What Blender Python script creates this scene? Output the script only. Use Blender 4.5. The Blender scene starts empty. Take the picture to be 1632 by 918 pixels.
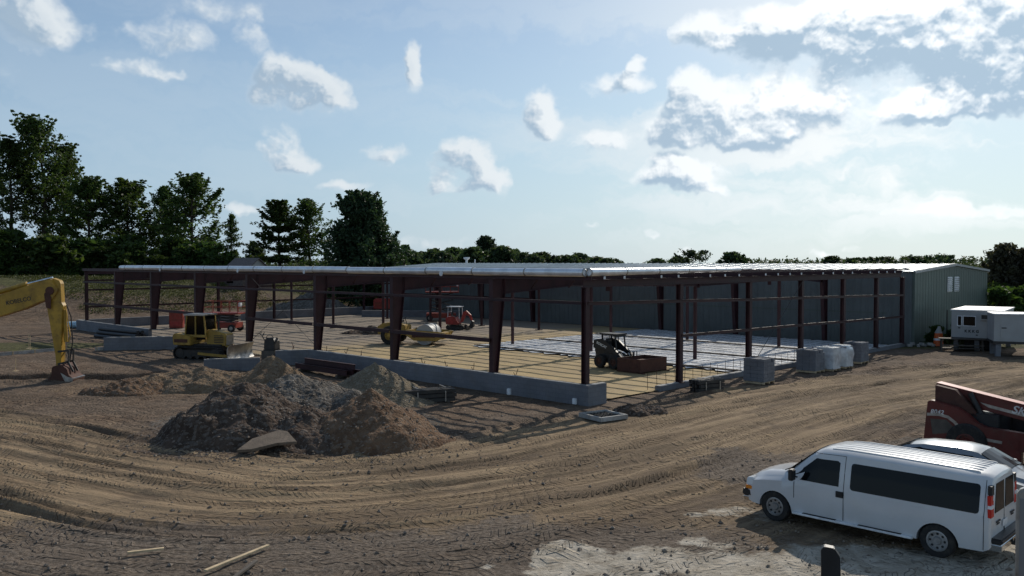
import bpy, bmesh, math, random
import numpy as np
from mathutils import Vector, Matrix
R = math.radians
random.seed(7); rng = np.random.default_rng(7)
SC = bpy.context.scene
COL = SC.collection

# ------------------------------------------------------------------ camera, sky, sun, exposure
EYE, FPX, CX, HY = 6.4, 1380.0, 816.0, 418.0
cam_d = bpy.data.cameras.new('camera'); cam = bpy.data.objects.new('camera', cam_d); COL.objects.link(cam)
cam.location = (0, 0, EYE); cam.rotation_euler = (R(90-1.70), 0, 0)
cam_d.sensor_width = 36; cam_d.lens = 36*FPX/1632; cam_d.clip_start = .1; cam_d.clip_end = 6000
SC.camera = cam
SUN_AZ, SUN_EL = R(27.2), R(35)
sd = bpy.data.lights.new('sun', 'SUN'); sd.energy = 4.0; sd.angle = R(.6); sd.color = (1, .93, .82)
sun = bpy.data.objects.new('sun', sd); COL.objects.link(sun)
sdir = Vector((math.sin(SUN_AZ)*math.cos(SUN_EL), math.cos(SUN_AZ)*math.cos(SUN_EL), math.sin(SUN_EL)))
sun.rotation_euler = sdir.to_track_quat('Z', 'Y').to_euler(); sun.location = (40, 80, 60)
SC.view_settings.view_transform = 'Standard'; SC.view_settings.look = 'None'
SC.view_settings.exposure = -0.28; SC.view_settings.gamma = 1
SKY_STRENGTH = .1

class NT:
    """small helper to write node trees"""
    def __init__(s, tree): s.t = tree; s.n = tree.nodes; s.l = tree.links
    def node(s, typ, **kw):
        n = s.n.new(typ)
        for k, v in kw.items():
            if k in ('inputs',):
                for i, val in v.items():
                    s.put(n.inputs[i], val)
            else: setattr(n, k, v)
        return n
    def put(s, sock, val):
        if isinstance(val, bpy.types.NodeSocket): s.l.new(val, sock)
        else:
            if hasattr(sock.default_value, '__len__') and not hasattr(val, '__len__'): val = [val]*len(sock.default_value)
            if hasattr(val, '__len__') and len(val) == 3 and len(sock.default_value) == 4: val = (*val, 1)
            sock.default_value = val
    def m(s, op, a, b=None, c=None, clamp=False):
        n = s.n.new('ShaderNodeMath'); n.operation = op; n.use_clamp = clamp
        s.put(n.inputs[0], a)
        if b is not None: s.put(n.inputs[1], b)
        if c is not None: s.put(n.inputs[2], c)
        return n.outputs[0]
    def vm(s, op, a, b=None):
        n = s.n.new('ShaderNodeVectorMath'); n.operation = op
        s.put(n.inputs[0], a)
        if b is not None:
            if op == 'SCALE': s.put(n.inputs['Scale'], b)
            else: s.put(n.inputs[1], b)
        return n.outputs['Value'] if op in ('LENGTH', 'DOT_PRODUCT', 'DISTANCE') else n.outputs[0]
    def noise(s, vec, scale, detail=4, rough=.5, dist=0, out=0):
        n = s.n.new('ShaderNodeTexNoise'); 
        if vec is not None: s.put(n.inputs['Vector'], vec)
        s.put(n.inputs['Scale'], scale); s.put(n.inputs['Detail'], detail); s.put(n.inputs['Roughness'], rough); s.put(n.inputs['Distortion'], dist)
        return n.outputs[out]
    def ss(s, x, a, b):
        n = s.n.new('ShaderNodeMapRange'); n.interpolation_type = 'SMOOTHSTEP'
        s.put(n.inputs['Value'], x); s.put(n.inputs['From Min'], a); s.put(n.inputs['From Max'], b); return n.outputs[0]
    def mix(s, f, a, b, mode='MIX'):
        n = s.n.new('ShaderNodeMix'); n.data_type = 'RGBA'; n.blend_type = mode
        s.put(n.inputs[0], f); s.put(n.inputs[6], a); s.put(n.inputs[7], b); return n.outputs[2]

# ------------------------------------------------------------------ numpy noise
def vnoise(x, y, seed=0):
    xi = np.floor(x).astype(np.int64); yi = np.floor(y).astype(np.int64); fx = x-xi; fy = y-yi
    fx = fx*fx*(3-2*fx); fy = fy*fy*(3-2*fy)
    def h(a, b):
        n = (a*374761393+b*668265263+seed*974634777) & 0xffffffff
        n = ((n ^ (n >> 13))*1274126177) & 0xffffffff
        return ((n ^ (n >> 16)) & 0xffff)/65535.0
    return (h(xi, yi)*(1-fx)+h(xi+1, yi)*fx)*(1-fy)+(h(xi, yi+1)*(1-fx)+h(xi+1, yi+1)*fx)*fy
def fbm(x, y, sc, oct=4, seed=0, rough=.5):
    t = 0; a = 1; tot = 0
    for i in range(oct): t = t+a*vnoise(x*sc, y*sc, seed+i*17); tot += a; a *= rough; sc *= 2.03
    return t/tot-.5
def sst(x, a, b): t = np.clip((x-a)/(b-a), 0, 1); return t*t*(3-2*t)

# (x, y, half width, half height, weight): fair-weather cumulus and the big broken bank beside the sun
CLOUDS = [(70,38,70,36,.75),(255,66,80,30,.62),(330,22,80,20,.45),(235,112,60,16,.95),(285,122,28,10,.7),(420,55,30,40,.85),(470,130,56,34,1.1),(515,152,52,32,1.1),(430,155,30,22,.8),(440,222,44,40,1.1),(478,250,40,20,.95),
    (662,120,14,34,.8),(730,262,44,34,1.1),(765,285,34,26,.85),(715,292,36,22,1.0),(852,172,32,40,.8),(872,198,24,26,.65),(622,238,46,14,.5),(1060,275,56,28,1.0),(1120,285,46,26,.95),(1150,305,26,10,.7),(960,222,60,20,.75),(985,130,60,16,.45),(1022,105,16,12,.6),
    (1150,55,60,30,.85),(1210,62,70,46,1.05),(1320,70,90,48,1.15),(1390,28,120,40,1.05),(1480,60,120,70,1.2),(1590,60,90,85,1.2),(1130,205,100,36,1.15),(1200,215,80,26,1.0),(1115,155,36,36,1.0),(1250,165,110,36,.85),(1390,120,120,40,.95),
    (1490,172,80,16,.75),(1560,135,120,34,1.1),(1640,130,90,40,1.0),(1340,180,120,30,.55),(940,358,20,7,.75),(1043,371,16,8,.7),(1100,396,18,8,.6),(1345,393,22,8,.6),(1290,404,30,8,.6),(690,382,56,16,.42),(1560,330,110,14,.4),(395,325,36,8,.3),(560,290,40,9,.4)]
# clouds worked out once as numbers over azimuth/elevation: cover, sunlit share, veil
def cloud_maps():
    AZ0, AZ1, EL0, EL1, W, H = -.9, .9, -.02, .62, 2000, 712
    az, el = np.meshgrid(np.linspace(AZ0, AZ1, W), np.linspace(EL0, EL1, H))
    def nz(x, y, sc, oct, seed, rough=.5): return fbm(x, y, sc, oct, seed, rough)*2
    wx = nz(az, el, 9, 4, 1)*.022+nz(az, el, 45, 4, 2, .6)*.009; wy = nz(az, el, 9, 4, 3)*.016+nz(az, el, 45, 4, 4, .6)*.009
    X, Y = az+wx, el+wy
    D = np.zeros_like(az)
    for cx, cy, rx, ry, wt in CLOUDS:
        a = math.atan((cx-CX)/FPX); e = math.atan(-(cy-HY)/FPX*math.cos(a))
        r = np.hypot((X-a)/(rx*1.22/FPX), (Y-e)/(ry*1.25/FPX)); f = np.clip(1-r*r, 0, 1)*wt
        base = sst((Y-e)/(ry/FPX), -.95, -.35); f = f*(.45+.55*base)
        D = 1-(1-D)*(1-np.clip(f, 0, .985))
    # cauliflower detail: rounded bumps (billows) over several sizes
    def billow(sc, oct, seed):
        t = 0; a = 1; tot = 0
        for i in range(oct):
            nn = vnoise(az*sc+wx*sc, el*sc*1.15+wy*sc, seed+i*13); t = t+a*(1-np.abs(2*nn-1)); tot += a; a *= .55; sc *= 2.1
        return t/tot-.55
    fine = nz(az+wx, el+wy, 28, 7, 21, .6); bil = billow(34, 5, 40); wisp = nz(az*1.0, el*1.9, 14, 7, 60, .62)
    mid = nz(az+wx, el+wy, 15, 3, 33)
    dens = D*1.18+(fine*.95+bil*.50+wisp*.95+mid*1.05)*(.36+.50*D)-.22
    dens = np.where(D > .01, dens, dens-.25)
    alpha = sst(dens, -.13, .66)
    # light reaching each spot: sum of cloud met on the way towards the sun
    dx = W/(AZ1-AZ0); dy = H/(EL1-EL0); rho = np.clip(dens, 0, 1.2); tau = np.zeros_like(rho)
    sx, sy = SUN_AZ-az, SUN_EL-el; ln = np.hypot(sx, sy)+1e-6; sx, sy = sx/ln, sy/ln
    ii, jj = np.meshgrid(np.arange(W), np.arange(H))
    for st in (.002, .004, .007, .011, .016, .022):
        a = np.clip((ii+sx*st*dx).astype(int), 0, W-1); b = np.clip((jj+sy*st*dy).astype(int), 0, H-1); tau += rho[b, a]*(1.0 if st < .012 else .8)
    def tow(st): return dens[np.clip((jj+sy*st*dy).astype(int), 0, H-1), np.clip((ii+sx*st*dx).astype(int), 0, W-1)]
    relief = np.clip((dens-tow(.004))*1.0+(dens-tow(.011))*1.1+(dens-tow(.026))*.8, -.9, .9)
    own = np.clip(rho, 0, 1)
    shade = np.clip(np.exp(-tau*(.30+.26*sst(az, .1, -.1)))*.85+.25-.06*sst(az, .1, -.1)+relief*.8-.16*own, 0, 1); shade = np.clip(shade+.5*(1-sst(own, .0, .4)), 0, 1)
    v1 = nz(az*.8+wx*2, el*4.2+wy*6, 5, 7, 80, .62); v2 = nz(az, el*2.2, 3.2, 4, 90)
    veil = sst(v1*1.0+v2*.6, -.15, .42)
    return np.stack([alpha, shade, veil, np.ones_like(veil)], -1).astype(np.float32), (AZ0, AZ1, EL0, EL1, W, H)
def build_world():
    w = bpy.data.worlds.new('World'); SC.world = w; w.use_nodes = True
    N = NT(w.node_tree); bg = w.node_tree.nodes['Background']
    sky = N.node('ShaderNodeTexSky', sky_type='NISHITA', sun_disc=False, sun_elevation=SUN_EL, sun_rotation=SUN_AZ)
    sky.altitude = 200; sky.air_density = 1.0; sky.dust_density = .8; sky.ozone_density = 2.0
    buf, (A0, A1, E0, E1, W, H) = cloud_maps()
    im = bpy.data.images.new('cloud_cover', W, H, float_buffer=True, alpha=False); im.colorspace_settings.name = 'Non-Color'
    im.pixels.foreach_set(buf.ravel()); im.update(); im.pack()
    tc = N.node('ShaderNodeTexCoord').outputs['Generated']
    sep = N.node('ShaderNodeSeparateXYZ'); N.put(sep.inputs[0], tc); x, y, z = sep.outputs
    az = N.m('ARCTAN2', x, y); el = N.m('ARCSINE', z)
    uu = N.m('DIVIDE', N.m('SUBTRACT', az, A0), A1-A0); vv = N.m('DIVIDE', N.m('SUBTRACT', el, E0), E1-E0)
    cb = N.node('ShaderNodeCombineXYZ'); N.put(cb.inputs[0], uu); N.put(cb.inputs[1], vv)
    tex = N.node('ShaderNodeTexImage', image=im, extension='CLIP', interpolation='Cubic'); N.put(tex.inputs[0], cb.outputs[0])
    sp = N.node('ShaderNodeSeparateColor'); N.put(sp.inputs[0], tex.outputs[0]); alpha, shade, veil = sp.outputs
    comb = N.node('ShaderNodeCombineXYZ'); N.put(comb.inputs[0], az); N.put(comb.inputs[1], el); P = comb.outputs[0]
    east0 = N.ss(az, -.5, .55); east = N.ss(az, -.2, .5)
    skyc = N.vm('SCALE', sky.outputs[0], SKY_STRENGTH)
    low = N.ss(el, .36, .0)
    skyc = N.mix(N.m('MULTIPLY_ADD', low, .66, .14), skyc, N.mix(east0, (.46,.60,.77), (.77,.90,.97)))
    skyc = N.mix(1.0, skyc, (1.0, 1.07, 1.09), 'MULTIPLY')
    band = N.m('MULTIPLY', N.ss(el, .0, .09), N.ss(el, .38, .12))
    vf = N.m('MULTIPLY', veil, N.m('MULTIPLY_ADD', N.m('MULTIPLY', band, east), .85, N.m('MULTIPLY_ADD', east, .12, .14)))
    c = N.mix(vf, skyc, N.mix(east, (.80, .90, .97), (1.2, 1.25, 1.26)))
    sd_ = N.vm('LENGTH', N.vm('SUBTRACT', (SUN_AZ+.02, SUN_EL-.12, 0), P))
    c = N.mix(N.m('MULTIPLY', N.ss(sd_, .52, .05), .40), c, (1.12, 1.16, 1.17))
    bright = N.mix(east, (.92, .99, 1.04), (1.35, 1.39, 1.41)); dark = N.mix(east, (.45, .59, .74), (.52, .69, .86))
    c = N.mix(N.m('MULTIPLY', alpha, .95), c, N.mix(shade, dark, bright))
    N.put(bg.inputs[0], c); bg.inputs[1].default_value = 1.0
    w.cycles.sampling_method = 'MANUAL'; w.cycles.sample_map_resolution = 512
build_world()

# ------------------------------------------------------------------ plan: world x right, y ahead, z up; building axes u (left-far) and v (right-far)
O = np.array([3.35, 38.2]); U = np.array([-.7137, .7004]); V = np.array([.7004, .7137])
ROT = math.atan2(-.7004, .7137)          # local x = -u, local y = v
def P(u, v, z=0): q = O+u*U+v*V; return Vector((q[0], q[1], z))
def G(px, py, z=0):                     # ground point seen at a measured position
    d = FPX*(EYE-z)/(py-HY); return Vector(((px-CX)/FPX*d, d, z))
def UV(x, y): r = np.array([x, y])-O; return r@U, r@V

# ------------------------------------------------------------------ materials
MAT = {}
def material(name, col, rough=.6, metal=0, var=.18, scale=3, bump=.0, bscale=40, col2=None, spec=.4, coat=0, dirt=0, dirtcol=(.16,.12,.08), coords='Object', detail=6):
    m = bpy.data.materials.new(name); m.use_nodes = True; N = NT(m.node_tree); b = N.n['Principled BSDF']
    tc = N.node('ShaderNodeTexCoord').outputs[coords]
    n = N.noise(tc, scale, detail, .6)
    f = N.ss(n, .3, .7)
    c2 = col2 if col2 else tuple(c*(1-var*1.4) for c in col)
    c1 = col if col2 else tuple(min(1, c*(1+var)) for c in col)
    c = N.mix(f, c2, c1)
    if dirt:
        d = N.m('MULTIPLY', N.ss(N.noise(tc, scale*2.3, 8, .65), .45, .72), dirt)
        c = N.mix(d, c, dirtcol)
    N.put(b.inputs['Base Color'], c); N.put(b.inputs['Roughness'], N.m('ADD', rough-.08, N.m('MULTIPLY', n, .16)))
    b.inputs['Metallic'].default_value = metal; b.inputs['Specular IOR Level'].default_value = spec
    if coat: b.inputs['Coat Weight'].default_value = coat; b.inputs['Coat Roughness'].default_value = .05
    if bump:
        bp = N.node('ShaderNodeBump'); bp.inputs['Strength'].default_value = .8; bp.inputs['Distance'].default_value = bump
        N.put(bp.inputs['Height'], N.noise(tc, bscale, 5, .6)); N.put(b.inputs['Normal'], bp.outputs[0])
    MAT[name] = m; return m
material('red_oxide', (.040,.012,.015), .55, var=.25, scale=1.2, dirt=.3, dirtcol=(.045,.022,.022))
material('galv', (.80,.81,.83), .34, .55, var=.12, scale=1.5, bump=.006, bscale=6)
material('white_trim', (.72,.73,.74), .4)
material('block', (.185,.19,.205), .9, var=.12, scale=.8, bump=.006, bscale=60, dirt=.25, dirtcol=(.2,.17,.13))
material('concrete', (.38,.37,.35), .9, var=.2, scale=2, bump=.01, dirt=.4)
material('cab_yellow', (.36,.225,.045), .5, var=.15, scale=2, dirt=.5, dirtcol=(.12,.08,.04))
material('boom_yellow', (.40,.235,.03), .5, var=.2, scale=1.1, dirt=.6, dirtcol=(.13,.07,.025))
material('lift_orange', (.26,.035,.02), .45, dirt=.2)
material('machine_red', (.36,.035,.028), .45, dirt=.3)
material('handler_red', (.13,.024,.018), .45, scale=1.3, dirt=.45, dirtcol=(.10,.06,.045))
material('black_paint', (.02,.021,.023), .45)
material('dark_steel', (.045,.043,.042), .55, .3, dirt=.4, dirtcol=(.1,.075,.05))
material('worn_steel', (.42,.41,.39), .38, .8, dirt=.4)
material('rust', (.085,.035,.025), .8, dirt=.4, scale=2.5, dirtcol=(.13,.07,.04))
material('rubber', (.022,.021,.021), .85, dirt=.45, dirtcol=(.09,.075,.055))
material('white_paint', (.62,.62,.62), .3, var=.04, scale=.7, coat=.5, dirt=.16, dirtcol=(.5,.45,.38))
material('steel_wheel', (.36,.36,.36), .4, .6, dirt=.3)
material('glass_dark', (.004,.005,.006), .12, spec=.22, var=0)
material('chrome', (.7,.7,.7), .12, 1)
material('silver_paint', (.24,.26,.28), .3, .5, var=.03, coat=.7)
material('charcoal_paint', (.05,.055,.06), .3, .2, coat=.7)
material('tail_red', (.55,.02,.015), .2, var=0)
material('amber', (.8,.25,.03), .2, var=0)
material('lens_clear', (.75,.77,.78), .1, var=0)
material('lumber', (.55,.42,.26), .8, scale=4, bump=.003)
material('dark_lumber', (.10,.085,.07), .85, scale=3, bump=.006)
material('trailer_white', (.36,.365,.36), .5, var=.06, scale=.8, dirt=.25, dirtcol=(.3,.28,.24))
material('trailer_roof', (.75,.76,.77), .45, dirt=.2)
material('text_dark', (.02,.02,.022), .5)
material('text_white', (.72,.72,.70), .5)
material('plastic_white', (.80,.81,.82), .45)
material('orange_plastic', (.7,.13,.03), .5, dirt=.2)
material('bark', (.055,.042,.032), .95, scale=2, bump=.02, bscale=8)
material('brick_shade', (.12,.09,.08), .9)
material('shingle', (.10,.095,.10), .9, scale=4)
material('soil_slab', (.17,.13,.095), .95, scale=3, bump=.03, bscale=9, dirt=.6, dirtcol=(.09,.07,.055))
material('wrap', (.55,.58,.60), .22, var=.2, scale=2, bump=.03, bscale=7, spec=.6)
material('blue_wrap', (.35,.5,.6), .3, bump=.02, bscale=8)
material('stone', (.20,.18,.165), .9, col2=(.34,.31,.28), scale=1.5, coords='Object')
material('rock_dark', (.13,.10,.08), .95, col2=(.27,.22,.175), scale=5)
material('liner', (.84,.85,.86), .3, var=.12, scale=.9, bump=.01, bscale=3.5, dirt=.15, dirtcol=(.33,.29,.23))
material('pipe_black', (.025,.026,.03), .5)

def ribbed(name, col, pitch, rough=.5, metal=0, axis='X', amt=.014, dirt=.2, dirtcol=(.1,.1,.09), spec=.3):
    m = material(name, col, rough, metal, var=.07, scale=.6, dirt=dirt, dirtcol=dirtcol, spec=spec)
    N = NT(m.node_tree); b = N.n['Principled BSDF']
    tc = N.node('ShaderNodeTexCoord').outputs['Object']; s = N.node('ShaderNodeSeparateXYZ'); N.put(s.inputs[0], tc)
    c = s.outputs['XYZ'.index(axis)]
    tri = N.m('PINGPONG', c, pitch/2); h = N.ss(tri, pitch*.34, pitch*.46)
    bp = N.node('ShaderNodeBump'); bp.inputs['Distance'].default_value = amt; bp.inputs['Strength'].default_value = 1
    N.put(bp.inputs['Height'], h); N.put(b.inputs['Normal'], bp.outputs[0]); return m
ribbed('wall_panel', (.135,.155,.155), .42)
ribbed('gable_panel', (.115,.145,.125), .42, axis='Y')
ribbed('roof_panel', (.50,.53,.55), .6, .35, .6, amt=.03)

def blockwork():
    m = MAT['block']; N = NT(m.node_tree); b = N.n['Principled BSDF']
    tc = N.node('ShaderNodeTexCoord').outputs['UV']
    br = N.node('ShaderNodeTexBrick'); N.put(br.inputs['Vector'], tc); br.inputs['Scale'].default_value = 1
    for k, v in (('Brick Width', .4), ('Row Height', .2), ('Mortar Size', .008), ('Mortar Smooth', .3)): br.inputs[k].default_value = v
    br.inputs['Color1'].default_value = (1,1,1,1); br.inputs['Color2'].default_value = (.88,.88,.9,1); br.inputs['Mortar'].default_value = (.72,.72,.72,1)
    old = b.inputs['Base Color'].links[0].from_socket
    N.put(b.inputs['Base Color'], N.mix(1, old, br.outputs[0], 'MULTIPLY'))
blockwork()

def leafmat(name, dark, light, trans=.35):
    m = bpy.data.materials.new(name); m.use_nodes = True; N = NT(m.node_tree); b = N.n['Principled BSDF']
    at = N.node('ShaderNodeAttribute', attribute_name='tone').outputs['Fac']
    oi = N.node('ShaderNodeObjectInfo').outputs['Random']
    c = N.mix(at, dark, light)
    hsv = N.node('ShaderNodeHueSaturation'); N.put(hsv.inputs['Color'], c)
    N.put(hsv.inputs['Hue'], N.m('MULTIPLY_ADD', oi, .03, .485)); N.put(hsv.inputs['Value'], N.m('MULTIPLY_ADD', oi, .4, .8))
    N.put(b.inputs['Base Color'], hsv.outputs[0]); b.inputs['Roughness'].default_value = .6; b.inputs['Specular IOR Level'].default_value = .25
    tr = N.node('ShaderNodeBsdfTranslucent'); N.put(tr.inputs['Color'], N.mix(1, hsv.outputs[0], (1.3,1.35,.7), 'MULTIPLY'))
    mx = N.node('ShaderNodeMixShader'); mx.inputs[0].default_value = trans
    N.put(mx.inputs[1], b.outputs[0]); N.put(mx.inputs[2], tr.outputs[0]); N.put(N.n['Material Output'].inputs[0], mx.outputs[0])
    MAT[name] = m
leafmat('leaf_mid', (.024,.042,.014), (.080,.125,.032), .42)
leafmat('leaf_pine', (.018,.034,.018), (.046,.075,.034), .3)
leafmat('leaf_far', (.036,.058,.032), (.075,.11,.05), .35)
leafmat('leaf_red', (.04,.035,.025), (.075,.07,.04), .25)
leafmat('grass', (.035,.042,.015), (.095,.10,.032), .3)

# ------------------------------------------------------------------ mesh builder
class MB:
    def __init__(s): s.v = []; s.f = []; s.uv = {}
    def add(s, vs, fs):
        n = len(s.v); s.v += [tuple(v) for v in vs]; s.f += [tuple(i+n for i in f) for f in fs]; return s
    def box(s, c, d, rot=None, taper=1):
        x, y, z = d[0]/2, d[1]/2, d[2]/2
        vs = [Vector((sx*x*(taper if sz > 0 else 1), sy*y*(taper if sz > 0 else 1), sz*z)) for sz in (-1, 1) for sx, sy in ((-1,-1),(1,-1),(1,1),(-1,1))]
        if rot is not None: 
            M = rot if isinstance(rot, Matrix) else Matrix.Rotation(rot, 3, 'Z'); vs = [M@v for v in vs]
        vs = [v+Vector(c) for v in vs]
        return s.add(vs, [(3,2,1,0),(4,5,6,7),(0,1,5,4),(1,2,6,5),(2,3,7,6),(3,0,4,7)])
    def b2(s, lo, hi): return s.box([(a+b)/2 for a, b in zip(lo, hi)], [abs(b-a) for a, b in zip(lo, hi)])
    def beam(s, a, b, w, h, up=(0,0,1)):
        a, b = Vector(a), Vector(b); d = (b-a); L = d.length; d.normalize()
        up = Vector(up)
        if abs(d.dot(up)) > .98: up = Vector((0,1,0))
        sd = d.cross(up).normalized(); u = sd.cross(d)
        M = Matrix((d, sd, u)).transposed()
        return s.box((a+b)/2, (L, w, h), M)
    def ibeam(s, a, b, w, h, t=.03, up=(0,0,1)):
        a, b = Vector(a), Vector(b); d = (b-a).normalized(); up = Vector(up)
        sd = d.cross(up).normalized(); u = sd.cross(d)
        s.beam(a+u*(h/2-t/2), b+u*(h/2-t/2), w, t, up); s.beam(a-u*(h/2-t/2), b-u*(h/2-t/2), w, t, up)
        return s.beam(a, b, t, h-2*t-.002, up)
    def tube(s, pts, r, n=10, caps=True):
        pts = [Vector(p) for p in pts]; rs = r if hasattr(r, '__len__') else [r]*len(pts)
        rings = []; vs = []; ref = None
        for i, p in enumerate(pts):
            d = (pts[min(i+1, len(pts)-1)]-pts[max(i-1, 0)]).normalized()
            if ref is None: ref = Vector((0,0,1)) if abs(d.z) < .9 else Vector((1,0,0))
            a = d.cross(ref).normalized(); b = d.cross(a)
            ref = -b if False else ref
            for k in range(n):
                t = 2*math.pi*k/n; vs.append(p+float(rs[i])*(math.cos(t)*a+math.sin(t)*b))
        fs = []
        for i in range(len(pts)-1):
            for k in range(n):
                k2 = (k+1) % n; fs.append((i*n+k, i*n+k2, (i+1)*n+k2, (i+1)*n+k))
        if caps: fs.append(tuple(range(n))[::-1]); fs.append(tuple((len(pts)-1)*n+k for k in range(n)))
        return s.add(vs, fs)
    def cyl(s, a, b, r, n=20): return s.tube([a, b], r, n)
    def prism(s, poly, y0, y1, plane='xz'):
        """outline (two coordinates) given real thickness"""
        n = len(poly)
        f = {'xz': lambda p, t: (p[0], t, p[1]), 'yz': lambda p, t: (t, p[0], p[1]), 'xy': lambda p, t: (p[0], p[1], t)}[plane]
        vs = [f(p, y0) for p in poly]+[f(p, y1) for p in poly]
        fs = [tuple(range(n)), tuple(range(2*n-1, n-1, -1))]+[(i, n+i, n+(i+1) % n, (i+1) % n) for i in range(n)]
        return s.add(vs, fs)
    def ring(s, c, axis, r0, r1, w, n=28):
        """annulus/disc profile turned about an axis through c (axis: unit vector)"""
        ax = Vector(axis).normalized(); a = ax.orthogonal().normalized(); b = ax.cross(a); c = Vector(c)
        prof = [(r0, -w/2), (r1*.93, -w/2), (r1, -w*.32), (r1, w*.32), (r1*.93, w/2), (r0, w/2)]
        vs = []; m = len(prof)
        for k in range(n):
            t = 2*math.pi*k/n; dr = math.cos(t)*a+math.sin(t)*b
            vs += [c+dr*pr+ax*pw for pr, pw in prof]
        fs = [(k*m+j, k*m+(j+1) % m, ((k+1) % n)*m+(j+1) % m, ((k+1) % n)*m+j) for k in range(n) for j in range(m)]
        return s.add(vs, fs)
    def build(s, name, mat, parent=None, bevel=0, smooth=False, loc=None, rotz=0):
        me = bpy.data.meshes.new(name); me.from_pydata(s.v, [], s.f); me.update()
        bm = bmesh.new(); bm.from_mesh(me); bmesh.ops.recalc_face_normals(bm, faces=bm.faces)
        if bevel:
            es = [e for e in bm.edges if e.is_manifold and e.calc_face_angle(0) > .5]
            try: bmesh.ops.bevel(bm, geom=es, offset=bevel, segments=2, affect='EDGES', clamp_overlap=True)
            except Exception: pass
        bm.to_mesh(me); bm.free()
        me.materials.append(MAT[mat] if isinstance(mat, str) else mat)
        if smooth:
            me.polygons.foreach_set('use_smooth', [True]*len(me.polygons))
            try: me.set_sharp_from_angle(angle=R(40))
            except Exception: pass
        # box-projected uv in metres (for courses of blocks)
        uvl = me.uv_layers.new(name='UVMap')
        for p in me.polygons:
            nx, ny, nz = p.normal
            for li in p.loop_indices:
                c = me.vertices[me.loops[li].vertex_index].co
                if abs(nz) > .7: uvl.data[li].uv = (c.x, c.y)
                elif abs(nx) > abs(ny): uvl.data[li].uv = (c.y, c.z)
                else: uvl.data[li].uv = (c.x, c.z)
        o = bpy.data.objects.new(name, me); COL.objects.link(o)
        if parent is not None: o.parent = parent
        if loc is not None: o.location = loc
        if rotz: o.rotation_euler = (0,0,rotz)
        return o
def tag(o, label=None, cat=None, group=None, kind=None):
    if label: o['label'] = label
    if cat: o['category'] = cat
    if group: o['group'] = group
    if kind: o['kind'] = kind
    return o
def thing(name, label, cat, loc=(0,0,0), rotz=0, group=None, scale=1):
    o = bpy.data.objects.new(name, None); COL.objects.link(o); o.location = loc; o.rotation_euler = (0,0,rotz); o.scale = (scale,)*3
    o.empty_display_size = .3
    return tag(o, label, cat, group)
def copy_tree(o, parent=None):
    c = o.copy(); COL.objects.link(c)
    if parent is not None: c.parent = parent
    for ch in list(o.children): copy_tree(ch, c)
    return c
def text_mesh(name, txt, size, mat, parent, M, depth=.004, spacing=1.0, shear=0, bold=.0):
    cu = bpy.data.curves.new(name, 'FONT'); cu.body = txt; cu.size = size; cu.extrude = depth; cu.space_character = spacing; cu.shear = shear; cu.offset = bold
    t = bpy.data.objects.new(name+'_src', cu); COL.objects.link(t)
    dg = bpy.context.evaluated_depsgraph_get(); me = bpy.data.meshes.new_from_object(t.evaluated_get(dg))
    bpy.data.objects.remove(t); bpy.data.curves.remove(cu)
    me.transform(M); me.materials.clear(); me.materials.append(MAT[mat])
    o = bpy.data.objects.new(name, me); COL.objects.link(o); o.parent = parent; return o
def apply_mods(o):
    dg = bpy.context.evaluated_depsgraph_get(); me = bpy.data.meshes.new_from_object(o.evaluated_get(dg))
    o.modifiers.clear(); o.data = me
# ------------------------------------------------------------------ terrain
ROAD = np.array([(70,76),(52,62),(40,54.5),(30.5,50.5),(24,46.5),(17.8,42.2),(13.4,38.6),(9.6,35),(6.6,31.8),(3.9,29.3),(1.7,27.2),(-.5,25.6),(-3.8,24.0),(-7.4,23.6),(-11.2,25.4),(-14.6,27.2),(-18.5,29.8),(-24,32.6),(-34,36)], float)
def road_uv(x, y):
    best = np.full(x.shape, 1e9); s = np.zeros(x.shape); t = np.zeros(x.shape); acc = 0
    pts = []
    for i in range(len(ROAD)-1):                      # smooth the line once
        for k in range(6):
            tt = k/6; p0 = ROAD[max(i-1,0)]; p1 = ROAD[i]; p2 = ROAD[i+1]; p3 = ROAD[min(i+2, len(ROAD)-1)]
            pts.append(.5*((2*p1)+(-p0+p2)*tt+(2*p0-5*p1+4*p2-p3)*tt**2+(-p0+3*p1-3*p2+p3)*tt**3))
    pts.append(ROAD[-1]); pts = np.array(pts)
    for i in range(len(pts)-1):
        a, b = pts[i], pts[i+1]; d = b-a; L = np.hypot(*d); dn = d/L
        q = np.clip((x-a[0])*dn[0]+(y-a[1])*dn[1], 0, L)
        ex, ey = x-(a[0]+dn[0]*q), y-(a[1]+dn[1]*q); dist = np.hypot(ex, ey)
        m = dist < best; best = np.where(m, dist, best)
        s = np.where(m, np.sign(dn[0]*(y-a[1])-dn[1]*(x-a[0]))*dist, s); t = np.where(m, acc+q, t); acc += L
    return t, s
def TRENCH(x, y):
    c = 48.2+fbm(x, x*0, .25, 2, 5)*1.2+(x+24)*.03
    return np.exp(-((y-c)/1.35)**6)*sst(x, -13.5, -17)
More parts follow.
